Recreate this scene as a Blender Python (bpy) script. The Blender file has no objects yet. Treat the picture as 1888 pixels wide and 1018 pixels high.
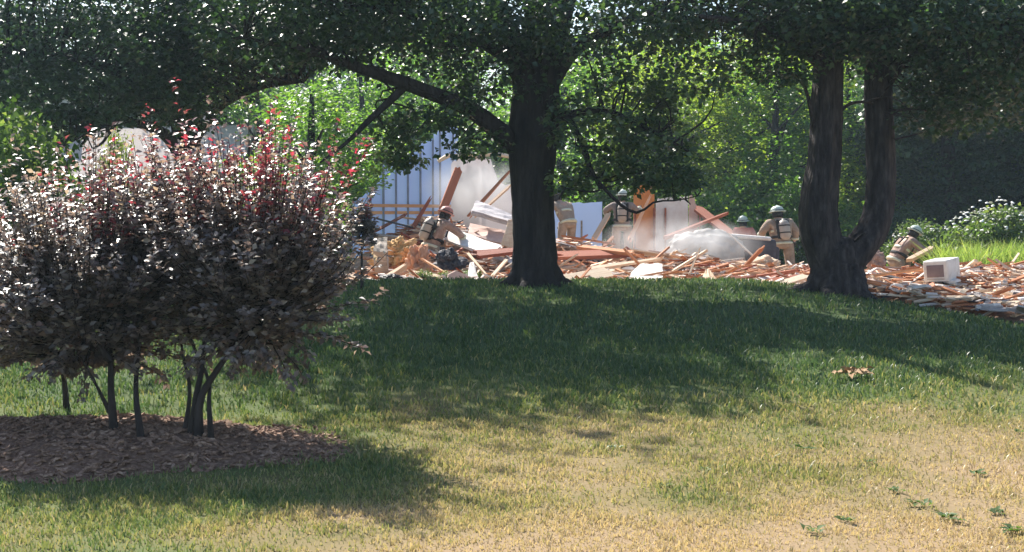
import bpy, bmesh, math, random
import numpy as np
from mathutils import Vector, Matrix, Quaternion

R = math.radians
sc = bpy.context.scene
col = sc.collection
rng = np.random.default_rng(7)
random.seed(7)

# ------------------------------------------------------------------ camera, sky, sun, exposure
FPX, PW, PH, HOR = 2397.0, 1888.0, 1018.0, 400.0
CAM = Vector((0.0, 0.0, 1.6))
PITCH = math.atan((PH / 2 - HOR) / FPX)
cam_d = bpy.data.cameras.new('camera')
cam_d.sensor_width = 36.0
cam_d.lens = 36.0 * FPX / PW
cam_d.clip_end = 2000.0
cam = bpy.data.objects.new('camera', cam_d)
cam.location = CAM
cam.rotation_euler = (R(90) - PITCH, 0, 0)
col.objects.link(cam)
sc.camera = cam

SUN_EL, SUN_AZ = R(43), math.atan2(-0.46, 0.89)
sun_dir = Vector((math.sin(SUN_AZ) * math.cos(SUN_EL), math.cos(SUN_AZ) * math.cos(SUN_EL), math.sin(SUN_EL)))
world = bpy.data.worlds.new('World')
sc.world = world
world.use_nodes = True
wn = world.node_tree
sky = wn.nodes.new('ShaderNodeTexSky')
sky.sky_type = 'NISHITA'
sky.sun_disc = False
sky.sun_elevation = SUN_EL
sky.sun_rotation = SUN_AZ
wn.links.new(sky.outputs[0], wn.nodes['Background'].inputs[0])
wn.nodes['Background'].inputs[1].default_value = 0.09
sl = bpy.data.lights.new('sun', 'SUN')
sl.energy = 5.0
sl.angle = R(0.6)
sl.color = (1.0, 0.95, 0.86)
sun = bpy.data.objects.new('sun', sl)
sun.rotation_euler = (-sun_dir).to_track_quat('-Z', 'Y').to_euler()
sun.location = (-20, 40, 60)
col.objects.link(sun)
sc.view_settings.view_transform = 'Standard'
sc.view_settings.look = 'None'
sc.view_settings.gamma = 1.0
sc.view_settings.exposure = 1.2
try:
    sc.cycles.max_bounces = 6
    sc.cycles.transparent_max_bounces = 4
    sc.cycles.volume_bounces = 1
    sc.cycles.caustics_reflective = False
    sc.cycles.caustics_refractive = False
    sc.cycles.sample_clamp_indirect = 6.0
except Exception:
    pass

_F = Vector((0, math.cos(PITCH), -math.sin(PITCH)))
_U = Vector((0, math.sin(PITCH), math.cos(PITCH)))
def at(px, py, Y):
    d = _F + Vector(((px - PW / 2) / FPX, 0, 0)) + _U * ((PH / 2 - py) / FPX)
    return CAM + d * (Y / d.y)
def pxX(px, Y):
    return (px - PW / 2) / FPX * Y * 1.0

# ------------------------------------------------------------------ helpers
HAZE = 0.0006
def tag(o, label=None, cat=None, group=None, kind=None):
    if label: o['label'] = label
    if cat: o['category'] = cat
    if group: o['group'] = group
    if kind: o['kind'] = kind
    return o
def empty(name, loc, rz=0.0):
    o = bpy.data.objects.new(name, None)
    o.location = loc
    o.rotation_euler = (0, 0, rz)
    o.empty_display_size = 0.1
    col.objects.link(o)
    return o
def smooth01(t):
    t = np.clip(t, 0, 1)
    return t * t * (3 - 2 * t)
_lat = np.random.default_rng(3).random((256, 256))
def vnoise(x, y, s=1.0, o=0):
    x = np.asarray(x, float) / s + 37.3 + o * 11.7
    y = np.asarray(y, float) / s + 91.1 + o * 5.3
    xi = np.floor(x).astype(int); yi = np.floor(y).astype(int)
    fx = x - xi; fy = y - yi
    fx = fx * fx * (3 - 2 * fx); fy = fy * fy * (3 - 2 * fy)
    g = lambda a, b: _lat[a % 256, b % 256]
    return (g(xi, yi) * (1 - fx) + g(xi + 1, yi) * fx) * (1 - fy) + (g(xi, yi + 1) * (1 - fx) + g(xi + 1, yi + 1) * fx) * fy
def fbm(x, y, s=1.0, o=0):
    return 0.55 * vnoise(x, y, s, o) + 0.28 * vnoise(x, y, s / 2.1, o + 1) + 0.17 * vnoise(x, y, s / 4.3, o + 2)

def np_mesh(name, V, F, k, attrs=None):
    """V (n,3); F (m,k) indices"""
    me = bpy.data.meshes.new(name)
    V = np.asarray(V, np.float32); F = np.asarray(F, np.int32)
    me.vertices.add(len(V)); me.vertices.foreach_set('co', V.ravel())
    me.loops.add(F.size); me.loops.foreach_set('vertex_index', F.ravel())
    me.polygons.add(len(F)); me.polygons.foreach_set('loop_start', np.arange(0, F.size, k, dtype=np.int32))
    me.update(calc_edges=True)
    for an, av in (attrs or {}).items():
        a = me.attributes.new(an, 'FLOAT', 'POINT')
        a.data.foreach_set('value', np.asarray(av, np.float32))
    return me
def link(name, me, mat=None, parent=None):
    o = bpy.data.objects.new(name, me)
    col.objects.link(o)
    if mat is not None and len(me.materials) == 0:
        me.materials.append(mat)
    if parent is not None:
        o.parent = parent
    return o

class MB:
    def __init__(s): s.v = []; s.f = []
    def box(s, c, d, M=None):
        n = len(s.v)
        for x in (-.5, .5):
            for y in (-.5, .5):
                for z in (-.5, .5):
                    p = Vector((x * d[0], y * d[1], z * d[2]))
                    if M is not None: p = M @ p
                    s.v.append(tuple(p + Vector(c)))
        for q in ((0,1,3,2),(4,6,7,5),(0,4,5,1),(2,3,7,6),(0,2,6,4),(1,5,7,3)):
            s.f.append(tuple(n + i for i in q))
        return s
    def tube(s, pts, rad, sides=6, cap=True, wob=0.0, seed=0):
        pts = [Vector(p) for p in pts]
        n0 = len(s.v)
        ref = Vector((1, 0, 0))
        rr = random.Random(seed)
        for i, p in enumerate(pts):
            a = pts[min(i + 1, len(pts) - 1)] - pts[max(i - 1, 0)]
            a.normalize()
            u = a.cross(ref)
            if u.length < 1e-3: u = a.cross(Vector((0, 1, 0)))
            u.normalize(); w = a.cross(u).normalized(); ref = -w.cross(a).cross(a).normalized() if False else ref
            for k in range(sides):
                t = 2 * math.pi * k / sides
                r = rad[i] * (1 + wob * (rr.random() - .5))
                s.v.append(tuple(p + (u * math.cos(t) + w * math.sin(t)) * r))
        for i in range(len(pts) - 1):
            for k in range(sides):
                a = n0 + i * sides + k; b = n0 + i * sides + (k + 1) % sides
                s.f.append((a, b, b + sides, a + sides))
        if cap:
            s.f.append(tuple(n0 + k for k in range(sides))[::-1])
            s.f.append(tuple(n0 + (len(pts) - 1) * sides + k for k in range(sides)))
        return s
    def lathe(s, prof, sides=16, M=None, sx=1.0, sy=1.0):
        n0 = len(s.v)
        for (r, z) in prof:
            for k in range(sides):
                t = 2 * math.pi * k / sides
                p = Vector((r * math.cos(t) * sx, r * math.sin(t) * sy, z))
                if M is not None: p = M @ p
                s.v.append(tuple(p))
        for i in range(len(prof) - 1):
            for k in range(sides):
                a = n0 + i * sides + k; b = n0 + i * sides + (k + 1) % sides
                s.f.append((a, b, b + sides, a + sides))
        s.f.append(tuple(n0 + k for k in range(sides))[::-1])
        s.f.append(tuple(n0 + (len(prof) - 1) * sides + k for k in range(sides)))
        return s
    def mesh(s, name, smooth=False):
        me = bpy.data.meshes.new(name)
        me.from_pydata(s.v, [], s.f)
        me.update()
        if smooth: me.polygons.foreach_set('use_smooth', [True] * len(me.polygons))
        return me
    def build(s, name, mat, parent=None, smooth=False):
        return link(name, s.mesh(name, smooth), mat, parent)

def spline(pts, n):
    """Catmull-Rom through tuples (any dimension)"""
    P = np.array(pts, float)
    P = np.vstack([2 * P[0] - P[1], P, 2 * P[-1] - P[-2]])
    out = []
    segs = len(P) - 3
    for i in range(n):
        t = i / (n - 1) * segs
        k = min(int(t), segs - 1); u = t - k
        a, b, c, d = P[k], P[k + 1], P[k + 2], P[k + 3]
        out.append(.5 * (2 * b + (c - a) * u + (2 * a - 5 * b + 4 * c - d) * u * u + (3 * b - a - 3 * c + d) * u ** 3))
    return np.array(out)

# ------------------------------------------------------------------ materials
def new_mat(name):
    m = bpy.data.materials.new(name); m.use_nodes = True
    nt = m.node_tree
    return m, nt, nt.nodes['Principled BSDF'], nt.nodes['Material Output']
def ramp(nt, stops):
    r = nt.nodes.new('ShaderNodeValToRGB')
    e = r.color_ramp.elements
    while len(e) < len(stops): e.new(0.5)
    for i, (p, c) in enumerate(stops):
        e[i].position = p; e[i].color = (*c, 1)
    return r
def noise_mat(name, stops, scale=5.0, rough=0.8, bump=0.3, stretch=(1, 1, 1), spec=0.3, metal=0.0, detail=6, bscale=None, coord='Object', rand=0.0):
    m, nt, bs, out = new_mat(name)
    tc = nt.nodes.new('ShaderNodeTexCoord')
    mp = nt.nodes.new('ShaderNodeMapping'); mp.inputs['Scale'].default_value = stretch
    nt.links.new(tc.outputs[coord], mp.inputs[0])
    nz = nt.nodes.new('ShaderNodeTexNoise'); nz.inputs['Scale'].default_value = scale; nz.inputs['Detail'].default_value = detail
    nz.inputs['Roughness'].default_value = 0.65
    nt.links.new(mp.outputs[0], nz.inputs[0])
    r = ramp(nt, stops)
    if rand:
        oi = nt.nodes.new('ShaderNodeObjectInfo')
        ma = nt.nodes.new('ShaderNodeMath'); ma.operation = 'MULTIPLY_ADD'
        ma.inputs[1].default_value = rand; nt.links.new(oi.outputs['Random'], ma.inputs[0])
        s2 = nt.nodes.new('ShaderNodeMath'); s2.operation = 'SUBTRACT'; s2.inputs[1].default_value = rand / 2
        nt.links.new(nz.outputs['Fac'], ma.inputs[2]); nt.links.new(ma.outputs[0], s2.inputs[0])
        nt.links.new(s2.outputs[0], r.inputs[0])
    else:
        nt.links.new(nz.outputs['Fac'], r.inputs[0])
    nt.links.new(r.outputs[0], bs.inputs['Base Color'])
    bs.inputs['Roughness'].default_value = rough
    bs.inputs['Specular IOR Level'].default_value = spec
    bs.inputs['Metallic'].default_value = metal
    if bump:
        b = nt.nodes.new('ShaderNodeBump'); b.inputs['Strength'].default_value = bump; b.inputs['Distance'].default_value = 0.03
        n2 = nt.nodes.new('ShaderNodeTexNoise'); n2.inputs['Scale'].default_value = bscale or scale * 3; n2.inputs['Detail'].default_value = 6
        nt.links.new(mp.outputs[0], n2.inputs[0]); nt.links.new(n2.outputs['Fac'], b.inputs['Height'])
        nt.links.new(b.outputs[0], bs.inputs['Normal'])
    return m
def leaf_mat(name, stops, rough=0.45, spec=0.5, trans=0.35, tcol=(1.6, 1.7, 0.7), tblend=1.0):
    m, nt, bs, out = new_mat(name)
    a = nt.nodes.new('ShaderNodeAttribute'); a.attribute_name = 'tint'
    r = ramp(nt, stops)
    nt.links.new(a.outputs['Fac'], r.inputs[0])
    nt.links.new(r.outputs[0], bs.inputs['Base Color'])
    bs.inputs['Roughness'].default_value = rough
    bs.inputs['Specular IOR Level'].default_value = spec
    tr = nt.nodes.new('ShaderNodeBsdfTranslucent')
    mx = nt.nodes.new('ShaderNodeMix'); mx.data_type = 'RGBA'; mx.blend_type = 'MULTIPLY'
    mx.inputs[0].default_value = 1.0
    mx.clamp_result = False
    mx.inputs[7].default_value = (*tcol, 1)
    nt.links.new(r.outputs[0], mx.inputs[6])
    nt.links.new(mx.outputs[2], tr.inputs[0])
    ms = nt.nodes.new('ShaderNodeMixShader'); ms.inputs[0].default_value = trans
    nt.links.new(bs.outputs[0], ms.inputs[1]); nt.links.new(tr.outputs[0], ms.inputs[2])
    nt.links.new(ms.outputs[0], out.inputs[0])
    return m

M = {}
M['maple'] = leaf_mat('maple_leaf', [(0, (.026, .056, .036)), (.5, (.045, .088, .044)), (.85, (.085, .14, .055)), (1, (.15, .19, .07))], .38, .6, .32)
M['far_leaf'] = leaf_mat('far_leaf', [(0, (.05, .11, .03)), (.5, (.09, .175, .042)), (.85, (.15, .23, .055)), (1, (.22, .28, .08))], .42, .55, .55, (2.1, 2.2, .8))  # far foliage colour with sunlight painted in
M['far_leaf_dark'] = leaf_mat('far_leaf_dark', [(0, (.026, .06, .036)), (.6, (.046, .092, .048)), (1, (.08, .14, .06))], .42, .55, .4, (1.4, 1.6, .8))  # same far foliage, darkened in colour to look shaded
M['yellow_leaf'] = leaf_mat('yellow_leaf', [(0, (.12, .17, .035)), (.6, (.22, .26, .05)), (1, (.38, .38, .10))], .5, .4, .4)
M['weed_leaf'] = leaf_mat('weed_leaf', [(0, (.06, .11, .035)), (.6, (.11, .17, .06)), (1, (.22, .26, .10))], .5, .4, .4)
M['purple'] = leaf_mat('purple_leaf', [(0, (.062, .058, .056)), (.3, (.125, .108, .104)), (.55, (.205, .178, .158)), (.72, (.31, .285, .21)), (.84, (.17, .06, .06)), (.92, (.24, .045, .06)), (1, (.36, .04, .075))], .42, .9, .36, (2.1, 1.7, 1.5))
M['purple'].node_tree.nodes['Principled BSDF'].inputs['Coat Weight'].default_value = .5
M['purple'].node_tree.nodes['Principled BSDF'].inputs['Coat Roughness'].default_value = .38
M['grass'] = leaf_mat('grass_blade', [(0, (.06, .115, .05)), (.3, (.12, .18, .06)), (.5, (.25, .27, .095)), (.75, (.42, .35, .18)), (1, (.56, .43, .27))], .42, .5, .35, (1.2, 1.2, .8))
M['tall_grass'] = leaf_mat('tall_grass', [(0, (.14, .24, .06)), (.6, (.26, .36, .10)), (1, (.48, .48, .20))], .5, .3, .45, (1.3, 1.35, .7))
M['petal'] = noise_mat('petal', [(.3, (.75, .76, .70)), (.7, (.85, .85, .80))], 8, .6, 0)
M['bark'] = noise_mat('bark', [(.25, (.018, .016, .017)), (.5, (.038, .033, .033)), (.75, (.07, .06, .058))], 9, .9, .9, (1, 1, .22), .15, bscale=14)
M['bark2'] = noise_mat('bark_grey', [(.3, (.018, .016, .018)), (.5, (.055, .046, .048)), (.72, (.13, .11, .108))], 11, .9, 1.0, (1, 1, .22), .15, bscale=18)
M['stem'] = noise_mat('shrub_stem', [(.3, (.022, .018, .018)), (.7, (.06, .048, .043))], 14, .8, .4, (1, 1, .4))
M['mulch'] = noise_mat('mulch', [(.25, (.085, .045, .03)), (.5, (.21, .125, .085)), (.72, (.38, .25, .18))], 26, .95, .8, bscale=50)
M['chip'] = noise_mat('mulch_chip', [(.3, (.075, .042, .03)), (.48, (.25, .15, .10)), (.62, (.40, .265, .19)), (.75, (.60, .45, .34))], 22, .9, .2)
M['wood_orange'] = noise_mat('wood_orange', [(.25, (.36, .13, .055)), (.5, (.56, .25, .12)), (.75, (.72, .40, .22))], 4, .75, .3, (.6, 5, 5), rand=.4)
M['wood_pale'] = noise_mat('wood_pale', [(.25, (.52, .34, .22)), (.5, (.68, .49, .34)), (.75, (.80, .66, .50))], 4, .75, .3, (.6, 5, 5), rand=.4)
M['wood_red'] = noise_mat('wood_red', [(.25, (.20, .055, .035)), (.5, (.34, .105, .06)), (.75, (.46, .18, .10))], 4, .75, .3, (.6, 5, 5), rand=.4)
M['wood_grey'] = noise_mat('wood_weathered', [(.25, (.26, .21, .18)), (.5, (.42, .36, .31)), (.75, (.58, .51, .45))], 4, .85, .3, (.6, 5, 5), rand=.4)
M['drywall'] = noise_mat('drywall', [(.25, (.58, .50, .46)), (.5, (.72, .65, .61)), (.75, (.82, .78, .75))], 3, .9, .2, rand=.3)
M['plaster_pink'] = noise_mat('plaster_pink', [(.25, (.50, .33, .28)), (.5, (.64, .45, .39)), (.75, (.74, .58, .52))], 3, .9, .2, rand=.3)
M['sheath_blue'] = leaf_mat('sheathing_blue', [(0, (.46, .57, .79)), (.5, (.52, .63, .83)), (1, (.60, .69, .86))], .6, .3, .35, (1, 1, 1))
M['sheath_white'] = leaf_mat('sheathing_white', [(0, (.62, .60, .62)), (1, (.76, .72, .74))], .6, .3, .35, (1, 1, 1))
M['slab'] = noise_mat('rubble_slab', [(.25, (.38, .33, .31)), (.5, (.56, .50, .47)), (.75, (.74, .69, .66))], 4, .9, .3, rand=.6)
M['roof_panel'] = noise_mat('roof_panel', [(.25, (.34, .31, .32)), (.5, (.47, .43, .44)), (.75, (.6, .57, .57))], 6, .85, .3)
M['debris_dirt'] = noise_mat('debris_dirt', [(.2, (.15, .09, .06)), (.5, (.34, .21, .14)), (.8, (.58, .44, .34))], 5, .95, .8, bscale=14)
M['insul'] = noise_mat('insulation', [(.25, (.58, .25, .14)), (.5, (.70, .36, .22)), (.75, (.78, .50, .36))], 7, .95, .9, bscale=18)
M['ochre'] = noise_mat('ochre_insulation', [(.25, (.40, .22, .09)), (.5, (.60, .37, .17)), (.75, (.72, .52, .30))], 7, .95, .9, bscale=18)
M['lime'] = leaf_mat('lime_leaf', [(0, (.10, .17, .035)), (.5, (.18, .26, .05)), (1, (.30, .36, .10))], .42, .55, .55, (1.9, 1.9, .7))  # far foliage yellowed and brightened to paint in sunlight
M['orange_panel'] = noise_mat('orange_panel', [(.3, (.62, .20, .05)), (.7, (.74, .29, .09))], 3, .7, .1)
M['slate'] = noise_mat('dark_slate', [(.3, (.045, .045, .060)), (.7, (.085, .082, .10))], 5, .7, .3)
M['slate_blue'] = noise_mat('slate_blue', [(.3, (.16, .19, .28)), (.7, (.24, .28, .38))], 5, .8, .2)
M['dust_white'] = noise_mat('dust_white', [(.3, (.60, .57, .55)), (.7, (.78, .76, .74))], 6, .9, .4)  # near-white stands in for sunlight on the couch top
M['tarp_grey'] = noise_mat('grey_sheet', [(.3, (.17, .165, .165)), (.7, (.32, .31, .30))], 2.5, .7, .3)
M['white_enamel'] = noise_mat('white_enamel', [(.25, (.40, .36, .33)), (.45, (.64, .62, .60)), (.7, (.74, .73, .72))], 5, .55, .15)
M['dark_glass'] = noise_mat('dark_glass', [(.3, (.16, .12, .13)), (.7, (.24, .19, .20))], 4, .25, 0)
M['black'] = noise_mat('black_plastic', [(.3, (.012, .012, .014)), (.7, (.025, .025, .028))], 5, .6, .3)
M['tan'] = noise_mat('tan_cloth', [(.3, (.27, .20, .15)), (.55, (.38, .29, .215)), (.75, (.46, .37, .29))], 9, .9, 1.0, rand=.1)
M['tan_pink'] = noise_mat('rosy_tan_cloth', [(.3, (.27, .17, .135)), (.5, (.36, .245, .20)), (.7, (.46, .34, .28))], 9, .9, 1.0)
M['dusky'] = noise_mat('dusky_cloth', [(.3, (.20, .16, .14)), (.7, (.33, .27, .23))], 7, .9, .5)
M['red_cloth'] = noise_mat('red_cloth', [(.3, (.45, .12, .10)), (.7, (.58, .20, .16))], 7, .9, .4)
M['pack'] = noise_mat('grey_tank', [(.3, (.34, .29, .25)), (.7, (.48, .43, .37))], 6, .5, .1)
M['strap'] = noise_mat('black_strap', [(.3, (.015, .014, .016)), (.7, (.035, .032, .034))], 9, .8, .2)
M['band'] = noise_mat('reflective_band', [(.3, (.55, .56, .42)), (.7, (.72, .73, .58))], 9, .4, .1)
M['helmet_pale'] = noise_mat('pale_helmet', [(.3, (.40, .47, .42)), (.7, (.58, .64, .57))], 5, .35, .05)
M['helmet_red'] = noise_mat('dusty_red_helmet', [(.3, (.36, .14, .12)), (.7, (.50, .24, .20))], 5, .45, .05)
M['helmet_dark'] = noise_mat('dark_helmet', [(.3, (.05, .06, .055)), (.7, (.09, .10, .09))], 5, .35, .05)
M['skin'] = noise_mat('skin', [(.3, (.45, .26, .19)), (.7, (.56, .35, .26))], 9, .55, .05)
M['boot'] = noise_mat('boot_rubber', [(.3, (.02, .02, .02)), (.7, (.045, .04, .04))], 8, .6, .2)
M['shingle'] = noise_mat('beige_shingle', [(.3, (.40, .33, .29)), (.7, (.54, .46, .42))], 12, .9, .4)
M['siding'] = noise_mat('siding', [(.3, (.5, .47, .42)), (.7, (.6, .57, .52))], 3, .7, .1)
M['dry_leaf'] = noise_mat('dry_leaf', [(.3, (.24, .13, .06)), (.7, (.46, .30, .17))], 14, .8, .3)

for k in ('bark', 'bark2'):
    for nd in M[k].node_tree.nodes:
        if nd.type == 'BUMP': nd.inputs['Distance'].default_value = .09
# ------------------------------------------------------------------ terrain
def crest_y(x): return 18.0 - 3.4 * smooth01((np.asarray(x, float) - 3.6) / 3.4)
def crest_h(x):
    x = np.asarray(x, float)
    return 0.66 - 0.12 * smooth01((-1.5 - x) / 4) - 0.50 * smooth01((x - 2.9) / 4.8)
def ground_h(x, y):
    x = np.asarray(x, float); y = np.asarray(y, float)
    yc = crest_y(x); hc = crest_h(x)
    up = hc * smooth01((y - 7.5) / (yc + 0.9 - 7.5))
    dn = hc * (1 - smooth01((y - yc - 0.9) / 5.0))
    h = np.where(y < yc + 0.9, up, dn)
    return h + (fbm(x, y, 1.7, 4) - .5) * .05
def bed_h(x, y):
    # mulch mound around the purple shrubs
    dx = (np.asarray(x, float) + 3.25) / 2.15; dy = (np.asarray(y, float) - 8.8) / (1.0 + 0.08 * np.sin(np.asarray(x) * 4))
    d = np.sqrt(dx ** 2 + dy ** 2) + (fbm(x, y, .5, 9) - .5) * .22
    return d
def dryness(x, y):
    x = np.asarray(x, float); y = np.asarray(y, float)
    d = .12 + .86 * smooth01((12.6 - y) / 5.0) * (0.34 + 0.66 * smooth01((x + 2.4) / 3.4))
    d = d * (0.45 + 1.05 * fbm(x, y, 1.4, 12))
    d = d + 0.42 * (fbm(x, y, .6, 20) - .5) * smooth01((15 - y) / 4)
    d = d + 0.5 * np.exp(-(((x + .85) / .45) ** 2 + ((y - 6.95) / .22) ** 2))
    return np.clip(d, 0, 1)

def lawn_mesh():
    xs = np.concatenate([np.linspace(-150, -14, 12)[:-1], np.linspace(-14, 14, 170), np.linspace(14, 150, 12)[1:]])
    ys = np.concatenate([np.linspace(-40, 4, 8)[:-1], np.linspace(4, 26, 180), np.linspace(26, 300, 28)[1:]])
    X, Y = np.meshgrid(xs, ys)
    Z = ground_h(X, Y)
    V = np.stack([X, Y, Z], -1).reshape(-1, 3)
    nx, ny = len(xs), len(ys)
    i = (np.arange(ny - 1)[:, None] * nx + np.arange(nx - 1)[None, :]).ravel()
    F = np.stack([i, i + 1, i + 1 + nx, i + nx], -1)
    d = dryness(X, Y).ravel()
    me = np_mesh('lawn', V, F, 4, {'tint': d})
    me.polygons.foreach_set('use_smooth', [True] * len(me.polygons))
    return me
m, nt, bs, out = new_mat('lawn_ground')
a = nt.nodes.new('ShaderNodeAttribute'); a.attribute_name = 'tint'
nz = nt.nodes.new('ShaderNodeTexNoise'); nz.inputs['Scale'].default_value = 30; nz.inputs['Detail'].default_value = 5
tc = nt.nodes.new('ShaderNodeTexCoord'); nt.links.new(tc.outputs['Object'], nz.inputs[0])
ad = nt.nodes.new('ShaderNodeMath'); ad.operation = 'MULTIPLY_ADD'; ad.inputs[1].default_value = .5; ad.inputs[2].default_value = -.25
nt.links.new(nz.outputs['Fac'], ad.inputs[0])
a2 = nt.nodes.new('ShaderNodeMath'); nt.links.new(a.outputs['Fac'], a2.inputs[0]); nt.links.new(ad.outputs[0], a2.inputs[1])
rp = ramp(nt, [(0, (.045, .075, .03)), (.35, (.10, .125, .045)), (.6, (.17, .14, .065)), (1, (.27, .195, .12))])
nt.links.new(a2.outputs[0], rp.inputs[0]); nt.links.new(rp.outputs[0], bs.inputs['Base Color'])
bs.inputs['Roughness'].default_value = .95; bs.inputs['Specular IOR Level'].default_value = .1
M['lawn'] = m
tag(link('lawn', lawn_mesh(), M['lawn']), kind='structure')

# mulch bed
def mulch_z(x, y):
    d = bed_h(x, y)
    return ground_h(x, y) + .12 * smooth01((1.0 - d) / .55) - .03 * smooth01((d - 1.0) / .05) + .035 * (fbm(x, y, .16, 31) - .5)
xs = np.linspace(-5.8, -0.6, 170); ys = np.linspace(7.2, 10.7, 130)
X, Y = np.meshgrid(xs, ys)
V = np.stack([X, Y, mulch_z(X, Y)], -1).reshape(-1, 3)
nx = len(xs)
i = (np.arange(len(ys) - 1)[:, None] * nx + np.arange(nx - 1)[None, :]).ravel()
F = np.stack([i, i + 1, i + 1 + nx, i + nx], -1)
ctr = V[F].mean(1)
F = F[bed_h(ctr[:, 0], ctr[:, 1]) < 1.03]
mb = np_mesh('mulch_bed', V, F, 4); mb.polygons.foreach_set('use_smooth', [True] * len(mb.polygons))
tag(link('mulch_bed', mb, M['mulch']), kind='structure')

# ------------------------------------------------------------------ leaf / blade generators
def norm(a): return a / np.maximum(np.linalg.norm(a, axis=1, keepdims=True), 1e-9)
def leaf_mesh(name, P, D, N, L, W, tint, fold=True, droop=.12):
    P = np.asarray(P); D = norm(D); S = norm(np.cross(D, N)); N = norm(np.cross(S, D))
    L = L[:, None]; W = W[:, None]
    n = len(P)
    base = P; tip = P + D * L - N * L * droop
    l = P + D * L * .45 + S * W * .5 + N * W * .16
    r = P + D * L * .45 - S * W * .5 + N * W * .16
    if fold:
        mid = P + D * L * .5
        V = np.stack([base, l, tip, r, mid], 1).reshape(-1, 3)
        k = np.arange(n)[:, None] * 5
        F = np.concatenate([k + np.array([0, 4, 2, 1]), k + np.array([0, 3, 2, 4])], 1).reshape(-1, 4)
        return np_mesh(name, V, F, 4, {'tint': np.repeat(tint, 5)})
    V = np.stack([base, l, tip, r], 1).reshape(-1, 3)
    F = np.arange(n * 4).reshape(-1, 4)[:, [0, 3, 2, 1]]
    return np_mesh(name, V, F, 4, {'tint': np.repeat(tint, 4)})
def clump_leaves(name, C, rad, per, size, tint_c, rg, flat=.55, fold=True, droop_dir=.35, asp=.75):
    """C (m,3) clump centres; rad (m,) radius; per leaves each"""
    m = len(C)
    n = m * per
    c = np.repeat(C, per, 0); r = np.repeat(rad, per)[:, None]
    q = rg.normal(size=(n, 3)); q = norm(q) * (rg.random((n, 1)) ** .45)
    q[:, 2] *= flat
    P = c + q * r
    az = rg.random(n) * 2 * np.pi
    D = np.stack([np.cos(az), np.sin(az), rg.normal(size=n) * .35 - droop_dir], 1) + q * .6
    N = rg.normal(size=(n, 3)) * .55 + np.array([0, 0, 1.0])
    s = size * (.7 + .6 * rg.random(n))
    t = np.clip(np.repeat(tint_c, per) + rg.normal(size=n) * .16, 0, 1)
    return leaf_mesh(name, P, D, N, s, s * asp, t, fold)
def ell_points(rg, c, r, n, shell=.35, zmin=None):
    q = norm(rg.normal(size=(n * 2, 3)))
    u = (shell + (1 - shell) * rg.random((n * 2, 1)) ** .6)
    p = np.asarray(c) + q * u * np.asarray(r)
    if zmin is not None: p = p[p[:, 2] > zmin]
    return p[:n]

# ------------------------------------------------------------------ lawn grass (too many to count: one object)
def blades(x, y, hgt, wid, tint, rg, bend=.6, z=None, segs2=True):
    n = len(x)
    z = ground_h(x, y) - .006 if z is None else z
    P = np.stack([x, y, z], 1)
    az = rg.random(n) * 2 * np.pi
    S = np.stack([np.cos(az), np.sin(az), np.zeros(n)], 1)
    la = rg.random(n) * 2 * np.pi
    B = np.stack([np.cos(la), np.sin(la), np.zeros(n)], 1) * (rg.random((n, 1)) * bend * hgt[:, None])
    h = hgt[:, None] * np.array([0, 0, 1.0])
    w = wid[:, None]
    a = P - S * w * .5; b = P + S * w * .5
    c = P + h * .6 + B * .35 + S * w * .4; d = P + h * .6 + B * .35 - S * w * .4
    e = P + h * .92 + B
    return a, b, c, d, e, tint
def blade_mesh(name, parts):
    Vs, Fs, Ts = [], [], []
    off = 0
    for (a, b, c, d, e, t) in parts:
        n = len(a)
        V = np.stack([a, b, c, d, e], 1).reshape(-1, 3)
        k = off + np.arange(n)[:, None] * 5
        Fs.append(np.concatenate([k + np.array([0, 1, 2]), k + np.array([0, 2, 3]), k + np.array([3, 2, 4])], 1).reshape(-1, 3))
        Vs.append(V); Ts.append(np.repeat(t, 5)); off += n * 5
    return np_mesh(name, np.concatenate(Vs), np.concatenate(Fs), 3, {'tint': np.concatenate(Ts)})
def scatter_lawn(y0, y1, dens, hg, wd, rg):
    hw = lambda y: y * .415 + 1.0
    A = (hw(y0) + hw(y1)) * (y1 - y0)
    n = int(A * dens)
    y = y0 + (y1 - y0) * rg.random(n)
    x = (rg.random(n) * 2 - 1) * hw(y1)
    k = np.abs(x) < hw(y)
    x, y = x[k], y[k]
    keep = bed_h(x, y) > .90 + .12 * rg.random(len(x))
    cl = fbm(x, y, .22, 40)                       # clumping
    dd = dryness(x, y)
    keep &= rg.random(len(x)) < (0.30 + 1.15 * cl) * (1.0 - .25 * dd) * (.55 + .8 * smooth01((fbm(x, y, .9, 77) - .3) / .25))
    x, y, cl, dd = x[keep], y[keep], cl[keep], dd[keep]
    n = len(x)
    h = hg * (.45 + .8 * rg.random(n)) * (.55 + .9 * cl) * (1 - .38 * dd)
    w = wd * (.7 + .6 * rg.random(n))
    t = np.clip(dd + rg.normal(size=n) * .15 + (rg.random(n) < .08) * .35, 0, 1)
    return blades(x, y, h, w, t, rg, .9)
rg = np.random.default_rng(11)
parts = [scatter_lawn(5.2, 7.4, 4800, .050, .0076, rg), scatter_lawn(7.4, 10, 2800, .055, .0092, rg),
         scatter_lawn(10, 13.5, 1500, .066, .013, rg), scatter_lawn(13.5, 20.5, 620, .07, .017, rg)]
tag(link('lawn_grass', blade_mesh('lawn_grass', parts), M['grass']), 'patchy lawn grass, green under the trees and straw dry in front', 'grass', kind='stuff')

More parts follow.
